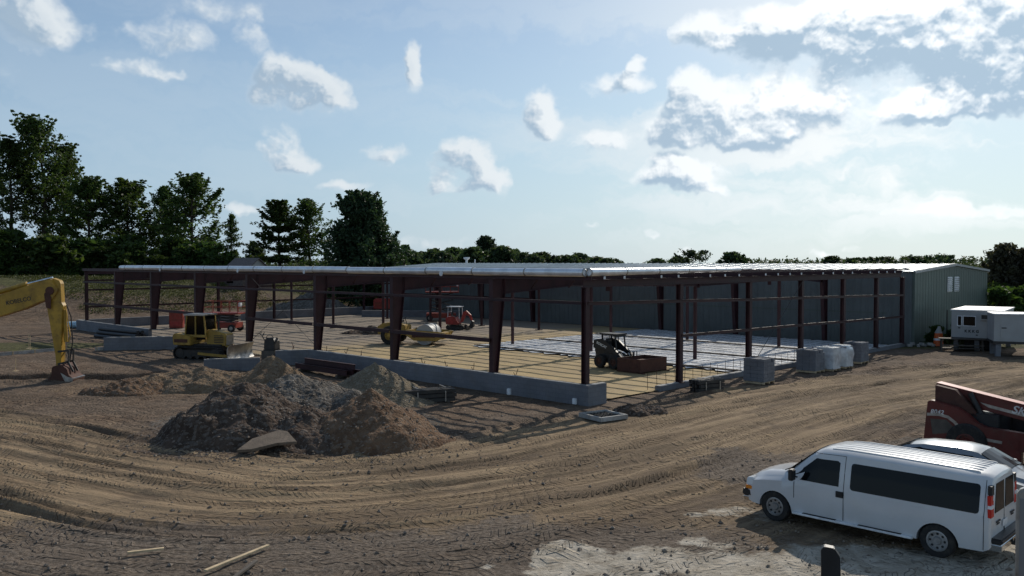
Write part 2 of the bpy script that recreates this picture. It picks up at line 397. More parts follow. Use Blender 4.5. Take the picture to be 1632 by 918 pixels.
def terrain(x, y, micro=True):
    x = np.asarray(x, float); y = np.asarray(y, float)
    u = (x-O[0])*U[0]+(y-O[1])*U[1]; v = (x-O[0])*V[0]+(y-O[1])*V[1]
    z = fbm(x, y, .06, 3, 1)*.3*sst(np.hypot(x, y-20), 25, 60)
    bank = sst(u+fbm(x, y, .06, 3, 3)*8, 74, 96)*sst(v, 90, 50)
    z = z+bank*(4.4+fbm(x, y, .05, 3, 9)*1.2)
    inside = sst(u, -1.5, -.2)*sst(u, 65, 63.2)*sst(v, -1.2, -.2)*sst(v, 60, 58)
    far = sst(np.hypot(x, y), 300, 900)
    z = z+far*(fbm(x, y, .0016, 3, 22))*2.0
    z = z*(1-inside)
    if micro:
        near = (1-inside)*sst(y, 100, 60)
        t, s = road_uv(x, y)
        lane = np.zeros(x.shape)
        rr = np.random.default_rng(3)
        for k in range(22):
            c = rr.uniform(-5.6, 5.4); ph = rr.uniform(0, 50); amp = rr.uniform(.03, .08); w = rr.uniform(.13, .26)
            drift = (vnoise(t*.05+ph, t*0, k)-.5)*3.2
            on = sst(vnoise(t*.09+ph*3, t*0, k+50), .25, .5)
            dd = s-c-drift
            lane += on*amp*(-np.exp(-(dd/w)**2)+.8*np.exp(-((np.abs(dd)-w*1.9)/(w*.55))**2))
        z = z+near*(lane*sst(np.abs(s), 7.5, 5)+fbm(x, y, .35, 4, 31, .55)*.16+fbm(x, y, 2.2, 3, 41)*.09*(.4+.6*sst(np.abs(s), 3.5, 6)))
        z = z-near*TRENCH(x, y)*1.0+near*.16*np.exp(-((y-45.6-fbm(x, y, .4, 2, 8)*1.1)/.5)**2)*sst(x, -13, -17)
    return z
def ground_axis(lo, hi, step, far, g=1.09):
    a = list(np.arange(lo, hi, step)); d = step; x = hi
    while x < far: a.append(x); d *= g; x += d
    d = step; x = lo-step; pre = []
    while x > -far: pre.append(x); d *= g; x -= d
    return np.array(pre[::-1]+a)
def build_ground():
    xs = ground_axis(-30, 32, .11, 2500); ya = list(np.arange(13, 52, .10)); d = .10; y = 52.
    while y < 3000: ya.append(y); d *= 1.03; y += d
    yb = []; d = .1; y = 12.9
    while y > -120: yb.append(y); d *= 1.12; y -= d
    ys = np.array(yb[::-1]+ya)
    X, Y = np.meshgrid(xs, ys); Z = terrain(X, Y); ny, nx = X.shape
    me = bpy.data.meshes.new('ground'); n = nx*ny; me.vertices.add(n)
    me.vertices.foreach_set('co', np.stack([X, Y, Z], -1).ravel())
    i = (np.arange(ny-1)[:, None]*nx+np.arange(nx-1)[None]).ravel(); q = np.stack([i, i+1, i+nx+1, i+nx], -1)
    nf = len(q); me.loops.add(nf*4); me.polygons.add(nf); me.loops.foreach_set('vertex_index', q.ravel().astype(np.int32))
    me.polygons.foreach_set('loop_start', np.arange(nf, dtype=np.int32)*4); me.polygons.foreach_set('use_smooth', np.ones(nf, bool)); me.update()
    t, s = road_uv(X, Y)
    u = (X-O[0])*U[0]+(Y-O[1])*U[1]; v = (X-O[0])*V[0]+(Y-O[1])*V[1]
    road = sst(np.abs(s+fbm(X, Y, .3, 3, 61)*3.2), 6.0, 3.4)
    tan = np.maximum(road, sst(Y, 58, 44)*sst(np.abs(X+4), 22, 15)*sst(s, -8, -2)*.7*(s < 20))
    d1 = np.hypot((X-8.6+.3*(Y-17))/5.8, (Y-16.4)/3.2)
    chalk = sst(d1+fbm(X, Y, .45, 4, 71)*1.1, 1.12, .72)
    d2 = np.hypot((X-1.8)/3.2, (Y-18.6)/1.6); chalk = np.maximum(chalk, .8*sst(d2+fbm(X, Y, .9, 4, 75)*2.2, .85, .5))
    d3 = np.hypot((X-6.6)/2.2, (Y-21.9)/1.1); chalk = np.maximum(chalk, .55*sst(d3+fbm(X, Y, 1.1, 4, 77)*2.0, .7, .4))
    gravel = np.maximum(sst(Y+fbm(X, Y, .25, 4, 81)*6, 22.4, 19.2)*sst(X, 9, 3), sst(np.hypot((X-12.5)/8, (Y-26)/5.2)+fbm(X, Y, .3, 4, 82)*1.1, 1.05, .75))
    gravel = np.maximum(gravel, .7*sst(X+fbm(X, Y, .2, 3, 83)*8, 20, 27)*sst(Y, 58, 46)*(1-road))
    grass = sst(u+fbm(X, Y, .09, 3, 91)*14, 83, 89)*sst(u, 200, 190)
    grass = np.maximum(grass, sst(np.hypot(X, Y), 120, 135)); 
    g2 = np.hypot((X+36)/8, (Y-66)/5); grass = np.maximum(grass, .7*sst(g2+fbm(X, Y, .2, 3, 93)*1.4, .9, .6))
    grass = np.maximum(grass, sst(X-.25*(Y-60), 22.5, 26)*sst(Y, 62, 66))
    for nm, arr in (('road', tan), ('chalk', chalk), ('gravel', gravel), ('grass', grass)):
        a = me.attributes.new(nm, 'FLOAT', 'POINT'); a.data.foreach_set('value', arr.ravel().astype(np.float32))
    a = me.attributes.new('track', 'FLOAT_VECTOR', 'POINT'); a.data.foreach_set('vector', np.stack([t, s, X*0], -1).ravel().astype(np.float32))
    m = bpy.data.materials.new('ground_soil'); m.use_nodes = True; N = NT(m.node_tree); b = N.n['Principled BSDF']
    A = lambda nm: N.node('ShaderNodeAttribute', attribute_name=nm)
    ob = N.node('ShaderNodeTexCoord').outputs['Object']; tr = A('track').outputs['Vector']
    big = N.noise(ob, .22, 5, .6); mid = N.noise(ob, 1.6, 6, .65); fine = N.noise(ob, 9, 6, .7); grit = N.noise(ob, 34, 4, .7)
    streak = N.noise(N.vm('MULTIPLY', tr, (.12, 2.6, 0)), 1, 6, .62, .4)
    brown = N.mix(N.ss(mid, .35, .65), (.095,.062,.042), (.215,.148,.098))
    grey = N.mix(N.ss(fine, .35, .65), (.092,.070,.053), (.215,.172,.134))
    tanc = N.mix(N.ss(streak, .34, .66), (.18,.126,.078), (.335,.242,.148))
    chk = N.mix(N.ss(mid, .3, .7), (.31,.265,.205), (.54,.48,.395))
    grs = N.mix(N.ss(mid, .3, .7), (.045,.048,.02), (.12,.115,.045))
    edge = N.m('SUBTRACT', N.m('ADD', N.m('MULTIPLY', mid, .6), N.m('MULTIPLY', fine, .4)), .5)
    def msk(nm, k=1.0): return N.ss(N.m('ADD', A(nm).outputs['Fac'], N.m('MULTIPLY', edge, k)), .22, .78)
    c = N.mix(N.ss(big, .36, .6), brown, N.mix(.5, brown, grey))
    c = N.mix(msk('road', 1.6), c, tanc)
    c = N.mix(msk('gravel', 2.4), c, grey)
    damp = N.noise(N.vm('MULTIPLY', tr, (.10, .55, 0)), 1, 5, .6, .5)
    c = N.mix(N.m('MULTIPLY', N.ss(damp, .46, .66), .5), c, (.085,.06,.042))
    blot = N.noise(ob, .55, 6, .7, .4)
    c = N.mix(N.m('MULTIPLY', N.ss(blot, .52, .66), .42), c, (.09,.068,.052))
    c = N.mix(msk('chalk', 2.6), c, chk)
    c = N.mix(msk('grass', 1.4), c, grs)
    c = N.mix(N.m('MULTIPLY', N.ss(grit, .58, .72), .5), c, (.33,.29,.24))
    c = N.mix(N.m('MULTIPLY', N.ss(grit, .42, .30), .55), c, (.06,.047,.04))
    N.put(b.inputs['Base Color'], c); b.inputs['Roughness'].default_value = .95; b.inputs['Specular IOR Level'].default_value = .15
    # tyre tread lugs pressed along the tracks
    sp = N.node('ShaderNodeSeparateXYZ'); N.put(sp.inputs[0], tr)
    wob = N.m('MULTIPLY', N.noise(tr, .35, 2, .5), 2.2)
    s2 = N.m('ADD', sp.outputs[1], wob)
    lane = N.m('PINGPONG', s2, .42)
    chev = N.m('ADD', sp.outputs[0], N.m('MULTIPLY', lane, .8))
    lug = N.ss(N.m('SINE', N.m('MULTIPLY', chev, 2*math.pi/.21)), -.1, .6)
    row = N.m('MULTIPLY', N.ss(lane, .05, .1), N.ss(lane, .36, .3))
    on = N.ss(N.noise(N.vm('MULTIPLY', tr, (.16, .9, 0)), 1, 3, .5), .46, .54)
    tread = N.m('MULTIPLY', N.m('MULTIPLY', lug, row), on)
    # crossing tracks of turning machines away from the road
    sx = N.node('ShaderNodeSeparateXYZ'); N.put(sx.inputs[0], N.vm('ADD', ob, N.vm('SCALE', N.noise(ob, .12, 2, .5, out=1), 9)))
    ln2 = N.m('PINGPONG', sx.outputs[0], .5); lg2 = N.ss(N.m('SINE', N.m('MULTIPLY', N.m('ADD', sx.outputs[1], N.m('MULTIPLY', ln2, .7)), 2*math.pi/.26)), -.1, .6)
    tr2 = N.m('MULTIPLY', N.m('MULTIPLY', lg2, N.m('MULTIPLY', N.ss(ln2, .08, .14), N.ss(ln2, .42, .36))), N.m('MULTIPLY', N.ss(N.noise(ob, .4, 3, .5), .48, .58), 1.0))
    clod = N.node('ShaderNodeTexVoronoi'); N.put(clod.inputs['Vector'], ob); clod.inputs['Scale'].default_value = 7
    cl = N.m('MULTIPLY', clod.outputs['Distance'], N.m('SUBTRACT', 1.3, A('road').outputs['Fac']))
    h = N.m('ADD', N.m('MULTIPLY', tread, .095), N.m('MULTIPLY', tr2, .08))
    h = N.m('ADD', h, N.m('ADD', N.m('MULTIPLY', fine, .045), N.m('MULTIPLY', grit, .022)))
    h = N.m('ADD', h, N.m('ADD', N.m('MULTIPLY', streak, .13), N.m('MULTIPLY', cl, -.035)))
    bp = N.node('ShaderNodeBump'); bp.inputs['Strength'].default_value = 1; bp.inputs['Distance'].default_value = 1.0
    N.put(bp.inputs['Height'], h); N.put(b.inputs['Normal'], bp.outputs[0])
    me.materials.append(m)
    o = bpy.data.objects.new('ground', me); COL.objects.link(o); tag(o, kind='structure')
build_ground()
def gz(x, y): return float(terrain(np.array([x]), np.array([y]))[0])

# ------------------------------------------------------------------ floor of the new building
def build_floor():
    mb = MB(); n1, n2 = 60, 40
    for i in range(n1+1):
        for j in range(n2+1):
            u = .45+(62.3-.45)*i/n1; v = .42+(37.9-.42)*j/n2
            mb.v.append(tuple(P(u, v, .03+.05*vnoise(np.array(u*.6), np.array(v*.6), 4))))
    mb.f = [(i*(n2+1)+j, (i+1)*(n2+1)+j, (i+1)*(n2+1)+j+1, i*(n2+1)+j+1) for i in range(n1) for j in range(n2)]
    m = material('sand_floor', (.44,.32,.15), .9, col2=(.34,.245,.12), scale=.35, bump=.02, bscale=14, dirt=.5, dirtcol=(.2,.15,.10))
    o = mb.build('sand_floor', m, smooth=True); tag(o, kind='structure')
    N = NT(m.node_tree); b = N.n['Principled BSDF']; old = b.inputs['Base Color'].links[0].from_socket
    ob = N.node('ShaderNodeTexCoord').outputs['Object']
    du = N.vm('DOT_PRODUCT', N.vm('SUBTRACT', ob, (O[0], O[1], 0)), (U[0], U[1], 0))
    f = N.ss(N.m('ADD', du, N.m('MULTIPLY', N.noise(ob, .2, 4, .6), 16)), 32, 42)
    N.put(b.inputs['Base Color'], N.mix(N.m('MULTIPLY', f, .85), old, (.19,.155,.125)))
build_floor()
# ------------------------------------------------------------------ the new steel building
HT = 5.62                                       # top of rafters
FU = [.45, 6.35, 14.35, 22.1, 30.6, 38.4, 46.3, 53.8, 61.0]
def lp(u, v, z): return (-u, v, z)              # building-local point
def build_steel():
    root = thing('steel_building_frame', 'dark red steel frame of the unfinished building, long row of columns under bare purlins', 'building frame', (O[0], O[1], 0), ROT)
    for i, u in enumerate(FU):
        mb = MB(); 
        if i == 8:
            for v in (.38, 37.6):
                mb = MB(); mb.ibeam(lp(u, v, .9 if v < 1 else .1), lp(u, v, HT-.34), .24, .26, .03, up=(1,0,0)); mb.build('column', 'red_oxide', root)
            mb = MB(); mb.ibeam(lp(u, .2, HT-.17), lp(u, 37.6, HT-.17), .22, .34); mb.build('rafter', 'red_oxide', root); continue
        if i == 0:
            mb.ibeam(lp(u, .38, .92), lp(u, .38, HT-.34), .26, .28, .03, up=(1,0,0)); mb.box(lp(u, .38, .93), (.4, .4, .04)); mb.box(lp(u, .38, HT-.36), (.3, .3, .03))
            mb.build('column', 'red_oxide', root)
            mb = MB(); mb.ibeam(lp(u, .2, HT-.17), lp(u, 37.6, HT-.17), .22, .34); mb.build('rafter', 'red_oxide', root)
            for v in (7.9, 14.9, 21.3, 27.4, 33.0, 37.9):
                mb = MB(); mb.ibeam(lp(u, v, .27), lp(u, v, HT-.36), .27, .27, .028, up=(1,0,0)); mb.box(lp(u, v, .27), (.42, .42, .04)); mb.box(lp(u, v, HT-.36), (.34,.34,.03))
                mb.build('column', 'red_oxide', root)
            continue
        for side in (0, 1):
            v0 = .2 if side == 0 else 37.75; sg = 1 if side == 0 else -1; zb = .92 if side == 0 else .1
            mb = MB(); w = .28
            d0, d1 = .38, .86
            o0 = [(v0, zb), (v0, HT)]; i0 = [(v0+sg*d1, HT), (v0+sg*d1, HT-.8), (v0+sg*d0, zb)]
            web = [(v0+sg*.03, zb), (v0+sg*.03, HT-.03), (v0+sg*(d1-.03), HT-.03), (v0+sg*(d1-.03), HT-.8), (v0+sg*(d0-.03), zb)]
            mb.prism(web, -u-.012, -u+.012, 'yz')
            mb.prism([(v0, zb), (v0, HT), (v0+sg*.03, HT), (v0+sg*.03, zb)], -u-w/2, -u+w/2, 'yz')
            mb.prism([(v0+sg*d0, zb), (v0+sg*d1, HT-.83), (v0+sg*(d1-.03), HT-.83), (v0+sg*(d0-.03), zb)], -u-w/2, -u+w/2, 'yz')
            mb.box(lp(u, v0+sg*.19, zb+.01), (.36, .5, .03))
            mb.build('column', 'red_oxide', root)
        # rafter: deep at the knees, shallow over the interior posts
        mb = MB(); pts = [(1.06, .8), (6, .52), (18.9, .78), (31.8, .52), (36.89, .8)]
        for (a, da), (b, db) in zip(pts, pts[1:]):
            mb.prism([(a, HT-.028), (b, HT-.028), (b, HT-db+.028), (a, HT-da+.028)], -u-.012, -u+.012, 'yz')
            mb.prism([(a, HT-da), (b, HT-db), (b, HT-db+.026), (a, HT-da+.026)], -u-.12, -u+.12, 'yz')
        mb.b2(lp(u+.12, 1.06, HT-.026), lp(u-.12, 36.89, HT))
        for v in (1.06, 9.5, 18.9, 28.4, 36.89): mb.b2(lp(u+.14, v-.012, HT-.86), lp(u-.14, v+.012, HT-.03))
        mb.build('rafter', 'red_oxide', root)
        if i < 8:
            for v in ((17.8, 30.0) if i > 1 else (18.6, 29.9)):
                mb = MB(); mb.tube([lp(u, v, .06), lp(u, v, HT-(.76 if v < 25 else .56))], .125, 12); mb.box(lp(u, v, .09), (.5, .5, .05))
                if True: mb.build('post', 'red_oxide', root, smooth=True)
        # flange braces
        for v in (3.1, 6.1, 9.1, 12.1):
            for s in (-1, 1): mb = MB(); mb.beam(lp(u, v, HT-.6), lp(u+s*.62, v, HT+.06), .035, .035); mb.build('brace', 'red_oxide', root)
    # purlins (z sections) sitting on the rafters
    k = 0; v = 1.0
    while v < 37.4:
        mb = MB(); a, b = -.12, 61.2
        mb.b2(lp(a, v-.006, HT+.002), lp(b, v+.006, HT+.205)); mb.b2(lp(a, v+.006, HT+.19), lp(b, v+.075, HT+.203)); mb.b2(lp(a, v-.075, HT+.004), lp(b, v-.006, HT+.017))
        mb.build('purlin', 'red_oxide', root)
        k += 1; v += 1.47
    # purlin end clips at the gable line
    for j in range(25):
        if j in (2, 5, 9, 14, 19): continue
        vv = 1.0+1.47*j
        if vv > 37: break
        mb = MB(); mb.b2(lp(-.13, vv-.06, HT+.03), lp(-.16, vv+.05, HT+.15)); mb.build('purlin_clip', 'white_trim', root)
    mb = MB(); mb.b2(lp(-.1, .1, HT-.02), lp(61.2, .17, HT+.2)); mb.b2(lp(-.1, .17, HT+.18), lp(61.2, .25, HT+.2)); mb.build('eave_strut', 'red_oxide', root)
    # girts
    def girt(u0, v0, z0, u1, v1, z1, h=.2):
        mb = MB(); a = Vector(lp(u0, v0, z0)); b = Vector(lp(u1, v1, z1)); mb.beam(a, b, .016, h); up = Vector((0,0,h/2-.008)); d = (b-a).normalized(); sd = d.cross(Vector((0,0,1)))*.04
        mb.beam(a+up+sd, b+up+sd, .066, .014); mb.beam(a-up-sd, b-up-sd, .066, .014); mb.build('girt', 'red_oxide', root)
    for i in range(8):
        girt(FU[i], .1, 4.58, FU[i+1], .1, 4.58, .14)
        if i in (1, 2, 3, 5, 6, 7): girt(FU[i]+(.1 if i > 1 else 0), .1, 2.55, FU[i+1], .1, 2.55, .19)
    cz = [(.38, 4.55, None), (7.9, 4.43, 2.66), (14.9, 4.28, 2.58), (21.3, 4.2, 2.52), (27.4, 4.1, 2.42), (33.0, 4.0, 2.35), (37.9, 3.92, 2.3)]
    for (v0, a0, b0), (v1, a1, b1) in zip(cz, cz[1:]):
        girt(.3, v0, a0, .3, v1, a1, .16)
        if b0: girt(.3, v0, b0, .3, v1, b1, .16)
    for i in range(5, 8):
        for z in (2.5, 4.3): girt(FU[i], 37.9, z, FU[i+1], 37.9, z, .16)
    # far end wall posts and girts
    for v in (7, 13.5, 20, 26, 32):
        mb = MB(); mb.ibeam(lp(61, v, .2), lp(61, v, HT-.4), .22, .24, .025, up=(1,0,0)); mb.build('column', 'red_oxide', root)
    for z in (2.2, 3.8, 4.7): girt(61.15, .4, z, 61.15, 37.5, z, .16)
    # sag rods / cross bracing in one bay
    mb = MB()
    for (a, b) in ((3, 4),):
        mb.tube([lp(FU[a], .5, .95), lp(FU[b], .5, HT-.2)], .014, 6); mb.tube([lp(FU[b], .5, .95), lp(FU[a], .5, HT-.2)], .014, 6); mb.build('sway_rod', 'dark_steel', root)
    for va, vb in ((14.9, 21.3),):
        mb = MB(); mb.tube([lp(.3, va, .4), lp(.3, vb, HT-.3)], .018, 6); mb.build('sway_rod', 'dark_steel', root)
    # roll of insulation facing held along the eave, with joints
    mb = MB(); u = 0.0
    def roll(path):
        o = MB(); o.tube(path, .19, 14); return o
    def rollpart(a, b):
        o = roll([a, b]).build('eave_roll', 'galv', root, smooth=True)
        j = MB(); d = (Vector(b)-Vector(a)).normalized(); j.ring(Vector(a)+d*.02, d, .17, .203, .06, 16); j.build('joint_band', 'worn_steel', o, smooth=True)
    us = list(np.arange(.1, 51, 3.6))+[51.8]
    rr = random.Random(4)
    for a, b in zip(us, us[1:]):
        za = HT+.33+rr.uniform(-.012, .012); mid = a+rr.uniform(1.2, 2.4)
        rollpart(lp(a+.03, -.02, za), lp(b-.02, -.02, za+rr.uniform(-.01, .01)))
    for a, b in zip(np.arange(0, 13, 2.6), np.arange(2.6, 15, 2.6)):
        mb = MB(); r0 = .165-.07*a/13; r1 = .165-.07*b/13
        o = MB(); o.tube([lp(-.05, a+.05, HT+.34+.004*a), lp(-.05, b-.02, HT+.34+.004*b)], [r0*1.12, r1*1.12], 14); o = o.build('rake_roll', 'galv', root, smooth=True)
        j = MB(); j.ring(lp(-.05, a+.03, HT+.34+.004*a), (0,1,0), float(r0)*.9, float(r0)*1.12+.012, .05, 16); j.build('joint_band', 'worn_steel', o, smooth=True)
    mb = MB(); mb.b2(lp(-.08, 13.1, HT+.22), lp(-.02, 37.9, HT+.32)); mb.build('rake_trim', 'red_oxide', root)
    # bright discs (cut ends) hanging under the roll
    for u in (9.6, 22.6, 31.0, 43.5):
        mb = MB(); mb.cyl(lp(u, -.215, HT+.2), lp(u, -.25, HT+.2), .13, 14); mb.build('tie_disc', 'white_trim', root)
build_steel()

def block_wall(label, pts, h, t=.3, z0=-.3, name='block_wall', cat='low wall', mat='block', group=None):
    """pts in building-local (u, v)"""
    root = thing(name, label, cat, P(pts[0][0], pts[0][1], 0), ROT, group)
    u0, v0 = pts[0]; mb = MB()
    for i, ((ua, va), (ub, vb)) in enumerate(zip(pts, pts[1:])):
        a = Vector((-(ua-u0), va-v0, (h+z0)/2)); b = Vector((-(ub-u0), vb-v0, (h+z0)/2)); d = (b-a).normalized()
        mb.beam(a-(d*(t/2-.001*i) if i else Vector((0,0,0))), b+d*(t/2-.003), t-.002*i, h-z0-.002*i)
    mb.build('wall', mat, root)
    cap = MB()
    for i, ((ua, va), (ub, vb)) in enumerate(zip(pts, pts[1:])):
        a = Vector((-(ua-u0), va-v0, h+.012-.002*i)); b = Vector((-(ub-u0), vb-v0, h+.012-.002*i)); d = (b-a).normalized()
        cap.beam(a+(d*.02 if i else Vector((0,0,0))), b-d*.02, t-.08-.01*i, .02)
    cap.build('mortar_cap', 'concrete', root); return root
w1 = block_wall('long grey block wall under the front columns, turning the corner at its near end', [(.15, 1.35), (.15, .2), (22.7, .2), (23.6, -1.5)], .92)
for u, hh in ((4.9, .3), (.75, .26)):
    mb = MB(); mb.box((-(u-.15), .2-1.35-.2, .16), (.22, .12, hh)); mb.build('outlet_box', 'plastic_white', w1, bevel=.02)
block_wall('short grey block wall end standing before the bulldozer blade', [UV(-15.0, 51.4), UV(-17.9, 50.6)], .72)
block_wall('far stretch of the front block wall, behind the black pipes', [(46.5, .2), (62.7, .2), (62.7, 16)], .92)
block_wall('low grey block wall left of the yellow bulldozer', [UV(-24.3, 63.6), UV(-29.4, 62.6)], .95)
block_wall('grey block wall closing the far end of the sandy floor', [(62.7, 17), (62.7, 37.6)], .95)
block_wall('low grey block wall standing in the back left of the floor', [(58.6, 30), (50, 37.2)], .8)
block_wall('low concrete curb along the near end wall beside the pallets', [(.45, 6.0), (.45, 38.3)], .26, .34, name='concrete_curb', cat='curb')

# ------------------------------------------------------------------ the existing metal building
def build_existing():
    root = thing('metal_building', 'long grey-green metal building with ribbed walls and a low pitched roof', 'building', (O[0], O[1], 0), ROT)
    v0, v1, vr, ze, zr = 38.9, 56.7, 47.9, 5.72, 6.27; ua, ub = -.1, 66
    mb = MB(); mb.b2(lp(ua+.2, v0, -.2), lp(ub, v0+.2, ze-.05)); mb.build('side_wall', 'wall_panel', root)
    mb = MB(); uu = ua+.5
    while uu < ub-.2: mb.b2(lp(uu, v0-.02, .0), lp(uu+.05, v0-.001, ze-.07)); uu += .6
    mb.build('wall_rib', 'wall_panel', root)
    mb = MB(); vv = v0+.5
    while vv < v1-.3: mb.b2(lp(ua-.012, vv, .0), lp(ua-.001, vv+.04, min(ze-.2+(vv-v0)*.055, ze-.2+(v1-vv)*.055))); vv += .6
    mb.build('wall_rib', 'gable_panel', root)
    mb = MB(); mb.b2(lp(ua+.2, v1-.2, -.2), lp(ub, v1, ze-.06)); mb.build('back_wall', 'wall_panel', root)
    for u, n in ((ua, 'gable_wall'), (ub, 'gable_wall')):
        mb = MB(); mb.prism([(v0+.01, -.2), (v1-.01, -.2), (v1-.01, ze-.07), (vr, zr-.06), (v0+.01, ze-.07)], -u, -u-.19, 'yz'); g = mb.build(n, 'gable_panel', root)
    mb = MB()
    mb.prism([(v0-.25, ze), (vr, zr), (vr, zr-.05), (v0-.25, ze-.05)], -(ua-.12), -(ub+.1), 'yz')
    mb.prism([(v1+.2, ze), (vr+.001, zr), (vr+.001, zr-.05), (v1+.2, ze-.05)], -(ua-.12), -(ub+.1), 'yz'); rf = mb.build('roof', 'roof_panel', root)
    mb = MB(); u = ua
    while u < ub:
        mb.prism([(v0-.24, ze+.003), (vr, zr+.003), (vr, zr+.06), (v0-.24, ze+.06)], -u-.025, -u+.025, 'yz'); u += .9
    mb.build('standing_seam', 'roof_panel', rf)
    mb = MB(); mb.prism([(v0-.27, ze+.03), (vr, zr+.03), (v1+.22, ze+.03), (v1+.22, ze-.16), (vr, zr-.16), (v0-.27, ze-.16)], -(ua-.125), -(ua-.16), 'yz'); mb.build('rake_trim', 'trailer_white', root)
    mb = MB(); mb.b2(lp(ua-.02, v0-.03, -.1), lp(ua+.12, v0-.002, ze-.06)); mb.b2(lp(ua-.02, v1+.002, -.1), lp(ua+.12, v1+.03, ze-.06)); mb.build('corner_trim', 'gable_panel', root)
    for v in (46.6, 48.3):
        lv = MB(); lv.b2(lp(ua-.032, v-.55, 3.95), lp(ua-.05, v+.55, 5.2)); o = lv.build('louver', 'white_trim', root)
        sl = MB()
        for k in range(7): sl.box(lp(ua-.08, v, 4.05+.17*k), (.05, 1.0, .10), Matrix.Rotation(.6, 3, 'Y'))
        sl.build('louver_slat', 'white_trim', o)
    # roof vent and pipe near the ridge
    c = Vector(lp(62.3, 49.9, zr-.08)); mb = MB(); mb.cyl(c, c+Vector((0,0,.55)), .16, 14); mb.tube([c+Vector((0,0,.55)), c+Vector((0,0,.72)), c+Vector((0,0,.9))], [.2, .42, .42], 16)
    mb.build('roof_vent', 'white_trim', root, smooth=True)
    c = Vector(lp(60.2, 49.5, zr-.1)); mb = MB(); mb.cyl(c, c+Vector((0,0,.62)), .08, 10); mb.build('vent_pipe', 'white_trim', root)
    mb = MB()
    mb.b2(lp(2, v0-.02, 2.4), lp(ub-1, v0-.004, 2.5)); mb.build('base_trim', 'gable_panel', root)
build_existing()

# ------------------------------------------------------------------ vapour barrier, rebar
def build_liner():
    n1, n2 = 70, 70; mb = MB()
    for i in range(n1+1):
        for j in range(n2+1):
            u = 1.0+22.6*i/n1; v = 14.6+22.6*j/n2
            if i in (0, n1) or j in (0, n2): 
                u += .5*(random.random()-.5)*(i in (0, n1)); v += .6*(random.random()-.5)*(j in (0, n2))
            z = .105+.03*vnoise(np.array(u*.9), np.array(v*.9), 14)+.022*vnoise(np.array(u*2.4), np.array(v*2.4), 24)
            mb.v.append(tuple(P(u, v, float(z))))
    mb.f = [(i*(n2+1)+j, (i+1)*(n2+1)+j, (i+1)*(n2+1)+j+1, i*(n2+1)+j+1) for i in range(n1) for j in range(n2)]
    tag(mb.build('plastic_sheet', 'liner', smooth=True), 'white plastic vapour barrier spread on the floor under the rebar grid', 'plastic sheet')
    root = thing('rebar_grid', 'dark rebar grid laid over the white plastic sheet', 'rebar grid', P(1, 14.8, 0), ROT)
    mb = MB()
    for k in range(25): v = .3+.9*k; mb.beam((0, v, .21), (-22.3, v, .21), .014, .014)
    mb.build('long_bars', 'dark_steel', root)
    mb = MB()
    for k in range(25): u = .3+.9*k; mb.beam((-u, 0, .232), (-u, 22, .232), .014, .014)
    mb.build('cross_bars', 'dark_steel', root)
    mb = MB()
    for v in (.2, 7.4, 14.5): mb.beam((0, v, .15), (-22.3, v, .15), .25, .12)
    mb.build('footing_form', 'dark_lumber', root)
    first = None
    for k in range(26):
        v = 5.7+.82*k; h = .62+.08*math.sin(k*2.1)
        if first is None:
            mb = MB(); mb.tube([(0,0,0), (0,.0,.6), (.015,.01,.72)], .014, 6); first = mb.build('rebar_dowel', 'rust'); o = first
        else: o = first.copy(); COL.objects.link(o)
        q = P(.85, v, .02); o.location = q; o.rotation_euler = (random.uniform(-.06,.06), random.uniform(-.06,.06), k); o.scale = (1,1,1.35*h/.7)
        tag(o, 'upright rusty rebar dowel just inside the low curb', 'rebar', 'rebar dowels along the low curb')
    first = None
    for k, (u, v) in enumerate([(5.6,1.0),(8.6,1.1),(10.4,1.0),(12.7,1.2),(18.5,1.0),(20.4,1.2),(21.9,.9),(26,1.2)]):
        if first is None:
            mb = MB(); mb.tube([(0,0,0), (.05,.02,.5), (.25,.04,1.1)], .018, 6); mb.tube([(.3,0,0), (.2,.05,.6), (.02,.1,.9)], .018, 6); mb.tube([(-.2,.1,0),(.1,.1,.35),(.5,0,.5)], .016, 6)
            first = mb.build('bent_rebar', 'rust'); o = first
        else: o = first.copy(); COL.objects.link(o)
        o.location = P(u, v, .02); o.rotation_euler = (0,0,k*1.3); tag(o, 'bundle of bent rebar sticking up behind the front block wall', 'rebar', 'bent rebar behind the front wall')
build_liner()
# ------------------------------------------------------------------ road vehicles
def loft(stations):
    """body from cross sections: (x, z_top, half_top, half_mid, half_bottom, z_bottom, z_belt)"""
    mb = MB(); n = None
    for (x, zt, ht, hm, hb, zb, zl) in stations:
        r = [(0, zt), (ht*.6, zt-.018), (ht*.88, zt-.05), (ht, zt-.13), ((ht+hm)/2+.012, (zt-.13+zl)/2), (hm, zl), (hm+.012, zl-(zl-zb)*.35), (hm, zb+.18), (hb, zb), (hb*.5, zb)]
        ring = r+[(0, zb)]+[(-a, b) for a, b in r[:0:-1]]
        n = len(ring); mb.v += [(x, a, b) for a, b in ring]
    m = len(stations)
    mb.f = [(i*n+k, i*n+(k+1) % n, (i+1)*n+(k+1) % n, (i+1)*n+k) for i in range(m-1) for k in range(n)]
    mb.f += [tuple(range(n)), tuple((m-1)*n+k for k in range(n))]
    return mb
def interp(st, x, j):
    s = sorted(st); 
    for a, b in zip(s, s[1:]):
        if a[0] <= x <= b[0]: return a[j]+(b[j]-a[j])*(x-a[0])/(b[0]-a[0])
    return s[0][j] if x < s[0][0] else s[-1][j]
